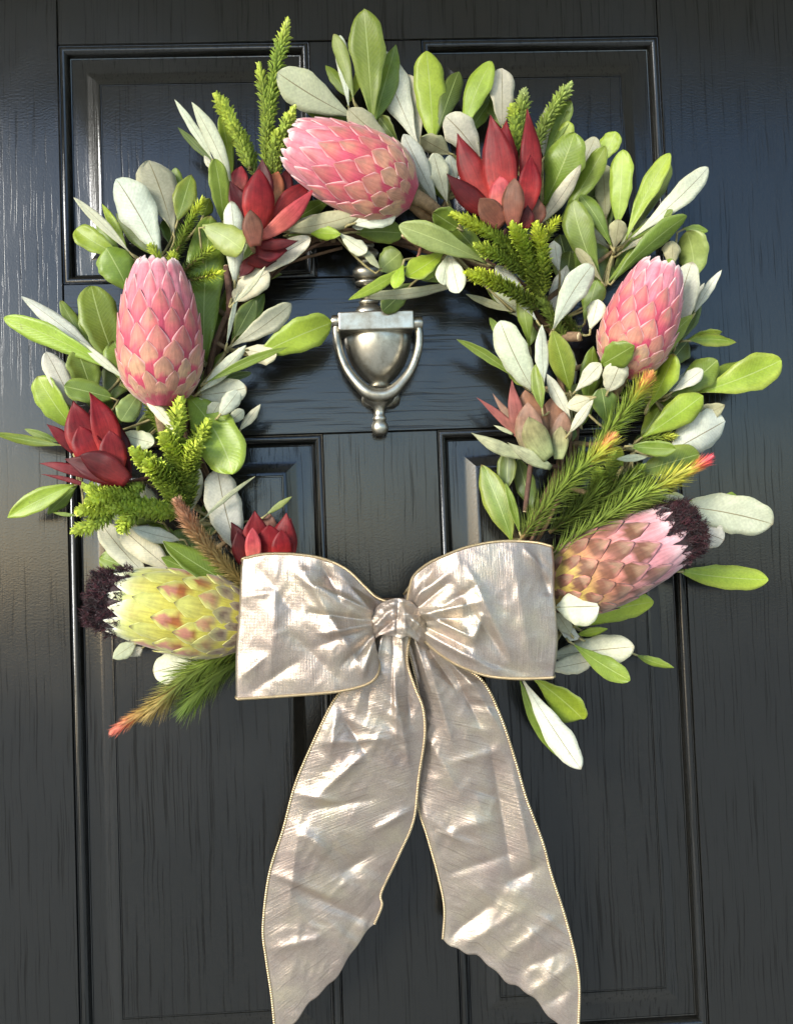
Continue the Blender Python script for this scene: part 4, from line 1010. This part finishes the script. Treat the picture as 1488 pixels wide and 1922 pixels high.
# ------------------------------------------------------------------ the bow
bow = thing('ribbon_bow', 'champagne metallic ribbon bow with gold wired edges and two long tails', 'bow', at(748, 1200, .07)); BO = bow.location.copy()
def pl(p, a, b, c, d):
    """distance from a point to a crease line and how far along it the foot lies"""
    vx, vy = c-a, d-b; L2 = vx*vx+vy*vy; t = clamp(((p[0]-a)*vx+(p[1]-b)*vy)/L2)
    return math.hypot(p[0]-a-vx*t, p[1]-b-vy*t), t
def fold_depth(x, y, folds, amp, sc, seed):
    d = 0.0
    for (a, b, c, e, w, h) in folds:
        r, t = pl((x, y), a, b, c, e)
        if r < w*5: d += h*.0021*math.exp(-math.sqrt(r*r+6.0)/(w*.85))*math.sin(math.pi*clamp(t*.9+.05))**.6
    p = Vector((x/sc, y/sc, seed)); d += amp*.0018*noise.noise(p*.62)+amp*.0007*noise.noise(p*1.5)
    # crumples: sharp-backed ridges that run slantwise, fading in and out
    for (ca, sa, k, w8) in ((.80, .60, 1.0, 1.0), (.45, -.89, 1.25, .8), (.97, .22, 1.9, .5)):
        q = Vector(((x*ca+y*sa)/sc*k*.75, (-x*sa+y*ca)/sc*k*2.1, seed+k*3)); m = clamp(noise.noise(p*.9+Vector((k*5, 2, 1)))*1.6+.35)
        d += amp*.00155*w8*m*(1-abs(noise.noise(q))*2.2)/k
    return d
def ribbon(name, A, Bb, dA, dB, nu, nv, folds, amp=2.2, sc=60, seed=1.0, bulge=0.0, back=None, endcurve=0.0, cut=None, label=None, trims=(True, True)):
    """a strip between two edges (pixels); v runs along the strip, u across it"""
    EA = spline([(x, y, 0) for x, y in A], nv); EB = spline([(x, y, 0) for x, y in Bb], nv); G = []; UV = []
    for i in range(nv):
        v = i/(nv-1); row = []
        for j in range(nu):
            u = j/(nu-1); x = lerp(EA[i].x, EB[i].x, u); y = lerp(EA[i].y, EB[i].y, u)
            if endcurve: x += endcurve*math.sin(math.pi*u)*sm(.5, 1, v)+endcurve*.35*math.sin(math.pi*3*u+1)*sm(.6, 1, v)
            if cut: y += cut(u)*sm(.72, 1, v)
            d = lerp(table(dA, v), table(dB, v), u)+bulge*math.sin(math.pi*u)*math.sin(math.pi*clamp(v*.9+.05))
            ed = min(u, 1-u, .12)/.12
            d += fold_depth(x, y, folds, amp, sc, seed)*(.55+.45*ed)
            row.append((x, y, d)); UV.append((u, v))
        G.append(row)
    if back:                         # the loop turns at its end and runs back to the knot behind
        sgn, rad, depth_back = back; last = G[-1]; d0 = sum(p[2] for p in last)/len(last); turn = []
        for k in range(1, 8):
            q = math.pi*k/7; row = []
            for j in range(nu):
                x, y, d = last[j]; row.append((x+sgn*rad*math.sin(q)*.55, lerp(y, (last[0][1]+last[-1][1])/2, .05*k/7), d-(d-depth_back)*(1-math.cos(q))/2)); UV.append((j/(nu-1), 1+.02*k))
            turn.append(row)
        for k in range(1, 6):
            row = []; v0 = 1-k/5*.93; src = G[int(v0*(nv-1))]
            for j in range(nu):
                x, y, d = src[j]; mid = (src[0][1]+src[-1][1])/2; row.append((x-sgn*10, lerp(y, mid, .16), lerp(depth_back, .055, k/5))); UV.append((j/(nu-1), 1.14+.1*k))
            turn.append(row)
        G = G+turn
    nr = len(G); V = [at(*p) for r in G for p in r]; Fc = []
    for i in range(nr-1):
        for j in range(nu-1): Fc.append((i*nu+j, i*nu+j+1, (i+1)*nu+j+1, (i+1)*nu+j))
    mb = MB(); mb.add(V, Fc, (1, 1, 1), UV); o = mb.build(name, M_RIB, bow, BO, thick=.00045)
    if label: o['label'] = label
    for jj, on in ((0, trims[0]), (nu-1, trims[1])):
        if not on: continue
        tb = MB(); tb.tube([V[i*nu+jj] for i in range(nr)], .00125, 6); tb.build('wire_edge', M_TRIM, o, BO)
    return o
# loops
L_F = [(700, 1150, 600, 1100, 7, 3.5), (700, 1165, 580, 1150, 8, -3.5), (700, 1172, 600, 1190, 7, 3.2), (705, 1185, 640, 1250, 7, -3.0), (712, 1130, 650, 1095, 6, -2.6), (562, 1062, 684, 1266, 14, 3.2), (600, 1052, 640, 1130, 12, -4.0), (520, 1050, 505, 1300, 30, 2.6), (690, 1165, 560, 1080, 16, 2.4), (690, 1180, 590, 1215, 15, -2.6), (455, 1270, 500, 1230, 12, 3.0),
       (470, 1300, 560, 1240, 18, -2.6), (640, 1080, 700, 1150, 9, 2.6), (655, 1250, 705, 1190, 9, -3.6), (680, 1270, 700, 1200, 7, 3.0), (480, 1060, 560, 1160, 22, -2.4), (540, 1180, 640, 1280, 20, -2.2), (455, 1120, 520, 1110, 12, 1.8)]
R_F = [(780, 1145, 840, 1095, 7, -3.2), (785, 1155, 900, 1130, 8, 3.2), (785, 1170, 880, 1215, 7, -3.2), (780, 1130, 800, 1085, 5, 2.6), (795, 1150, 890, 1200, 10, 5.0), (890, 1200, 905, 1150, 12, 4.5), (790, 1165, 870, 1160, 12, -4.5), (800, 1190, 930, 1260, 10, 3.4), (860, 1110, 945, 1230, 16, -3.4), (880, 1070, 960, 1240, 13, 3.4), (780, 1120, 850, 1070, 12, 2.6), (830, 1140, 900, 1095, 12, -2.6),
       (985, 1030, 1025, 1080, 8, 3.4), (1005, 1030, 1030, 1120, 9, -3.0), (960, 1040, 1000, 1260, 26, 2.0), (790, 1110, 815, 1060, 9, -2.4), (900, 1240, 990, 1265, 12, -2.0)]
dl = [(0, .088), (.15, .100), (.45, .116), (.8, .114), (1, .104)]
ribbon('bow_loop', [(736, 1132), (708, 1122), (686, 1102), (652, 1070), (610, 1050), (560, 1041), (500, 1040), (459, 1048)],
       [(706, 1182), (692, 1198), (702, 1226), (712, 1252), (696, 1280), (640, 1297), (540, 1306), (446, 1312)], dl, [(0, .088), (.2, .098), (.5, .108), (1, .100)], 84, 110, L_F, .9, 55, 1.3, .006, (-1, 6, .070), -3, label='broad ribbon loop lapping the yellow-green protea')
ribbon('bow_loop', [(764, 1130), (768, 1108), (776, 1082), (800, 1060), (832, 1044), (880, 1026), (940, 1016), (1000, 1018), (1031, 1025)],
       [(776, 1176), (792, 1198), (818, 1222), (850, 1244), (884, 1259), (922, 1270), (980, 1274), (1038, 1272)], dl, [(0, .088), (.2, .100), (.5, .110), (1, .100)], 84, 110, R_F, .9, 58, 4.7, .006, (1, 6, .070), 6, label='broad ribbon loop lapping the coral protea')
# knot
K_F = [(748, 1124, 744, 1196, 4, -3.6), (738, 1126, 740, 1190, 4, 2.0), (757, 1126, 760, 1192, 4, 2.2), (692, 1186, 740, 1140, 5, 2.4), (700, 1196, 742, 1162, 4, -2.4), (712, 1196, 742, 1180, 4, 2.0), (806, 1192, 756, 1142, 5, 2.4), (796, 1200, 756, 1164, 4, -2.4), (780, 1200, 756, 1182, 4, 2.0), (720, 1150, 735, 1180, 4, -1.6)]
ribbon('knot', [(682, 1198), (692, 1162), (710, 1136), (732, 1125), (752, 1123), (776, 1133), (797, 1162), (820, 1200)],
       [(698, 1214), (706, 1198), (720, 1191), (738, 1195), (752, 1199), (766, 1194), (782, 1203), (804, 1222)], [(0, .084), (.2, .099), (.5, .104), (.8, .099), (1, .084)], [(0, .088), (.2, .103), (.5, .109), (.8, .103), (1, .088)], 50, 90, K_F, .9, 26, 8.8, .004, trims=(False, False), label='knot wrapped over the gathered ribbon')
# tails
T1 = [(720, 1185, 690, 1300, 6, 3.2), (738, 1190, 735, 1330, 6, -3.6), (752, 1190, 765, 1300, 6, 3.0), (705, 1190, 660, 1290, 6, -2.6), (700, 1400, 600, 1490, 12, 4.0), (640, 1340, 690, 1420, 13, -4.0), (600, 1395, 740, 1385, 14, 3.2), (735, 1210, 745, 1380, 8, 3.6), (760, 1220, 770, 1360, 9, -3.4), (700, 1215, 690, 1340, 9, -2.6), (560, 1490, 640, 1505, 10, 3.2), (580, 1520, 700, 1500, 12, -2.4),
      (700, 1560, 770, 1520, 10, 3.0), (620, 1600, 560, 1560, 26, 3.6), (640, 1640, 700, 1600, 20, -3.0), (520, 1650, 690, 1730, 18, -3.4), (510, 1640, 640, 1690, 12, 2.6), (520, 1780, 600, 1760, 12, 2.4), (740, 1290, 770, 1450, 10, 2.6), (630, 1340, 620, 1420, 14, 3.0), (560, 1560, 540, 1720, 20, 2.4)]
T2 = [(775, 1190, 810, 1300, 6, 3.0), (785, 1190, 860, 1300, 6, -3.4), (795, 1195, 890, 1290, 6, 3.0), (765, 1190, 790, 1280, 5, -2.8), (800, 1230, 850, 1400, 14, 3.4), (840, 1240, 900, 1360, 12, -3.6), (890, 1290, 960, 1400, 14, 3.4), (920, 1400, 960, 1640, 20, -3.6), (960, 1430, 1000, 1640, 14, 3.2), (800, 1380, 870, 1500, 24, 3.2), (790, 1500, 830, 1640, 16, 3.0), (840, 1560, 930, 1540, 18, 2.2), (950, 1660, 1020, 1620, 16, -3.0),
      (840, 1760, 930, 1690, 16, -2.6), (870, 1775, 990, 1700, 16, 1.7), (940, 1800, 1050, 1716, 15, 1.9), (975, 1822, 1060, 1782, 13, -1.8), (1000, 1862, 1080, 1806, 11, 1.7), (1020, 1885, 1070, 1856, 9, -1.6), (840, 1640, 960, 1600, 9, -1.6), (820, 1560, 900, 1590, 8, 1.6), (880, 1480, 950, 1500, 8, -1.6), (850, 1430, 930, 1410, 9, 1.6), (860, 1290, 930, 1270, 12, 2.6), (880, 1320, 940, 1330, 10, -2.4)]
def cut1(u): return 14*math.sin(math.pi*u)+9*math.sin(u*13)*.5+7*math.sin(u*31+1)*.35
def cut2(u): return -16*math.sin(math.pi*u)+5*math.sin(u*17)+2.5*math.sin(u*43)
ribbon('tail', [(745, 1165), (770, 1235), (788, 1320), (788, 1400), (781, 1470), (786, 1520), (802, 1570), (824, 1650), (834, 1705), (831, 1762)],
       [(800, 1168), (850, 1236), (905, 1278), (938, 1342), (966, 1425), (988, 1500), (1018, 1580), (1034, 1640), (1060, 1720), (1080, 1800), (1087, 1860), (1084, 1955)], [(0, .090), (.15, .082), (.4, .060), (.7, .045), (1, .032)], [(0, .092), (.15, .084), (.4, .060), (.7, .042), (1, .030)], 84, 190, T2, 1.0, 60, 12.2, .006, cut=cut2, label='tail of the bow lying partly under the other tail')
ribbon('tail', [(704, 1170), (690, 1222), (652, 1282), (625, 1318), (596, 1376), (556, 1468), (532, 1556), (506, 1640), (494, 1740), (500, 1800), (510, 1868), (518, 1950)],
       [(775, 1168), (764, 1236), (778, 1288), (794, 1330), (797, 1382), (786, 1458), (776, 1540), (748, 1606), (716, 1672), (717, 1696), (703, 1731)], [(0, .092), (.15, .088), (.4, .068), (.7, .046), (1, .030)], [(0, .096), (.15, .094), (.4, .074), (.7, .052), (1, .036)], 84, 190, T1, 1.0, 58, 16.4, .006, cut=cut1, label='tail of the bow with its inner edge lying over the other tail')
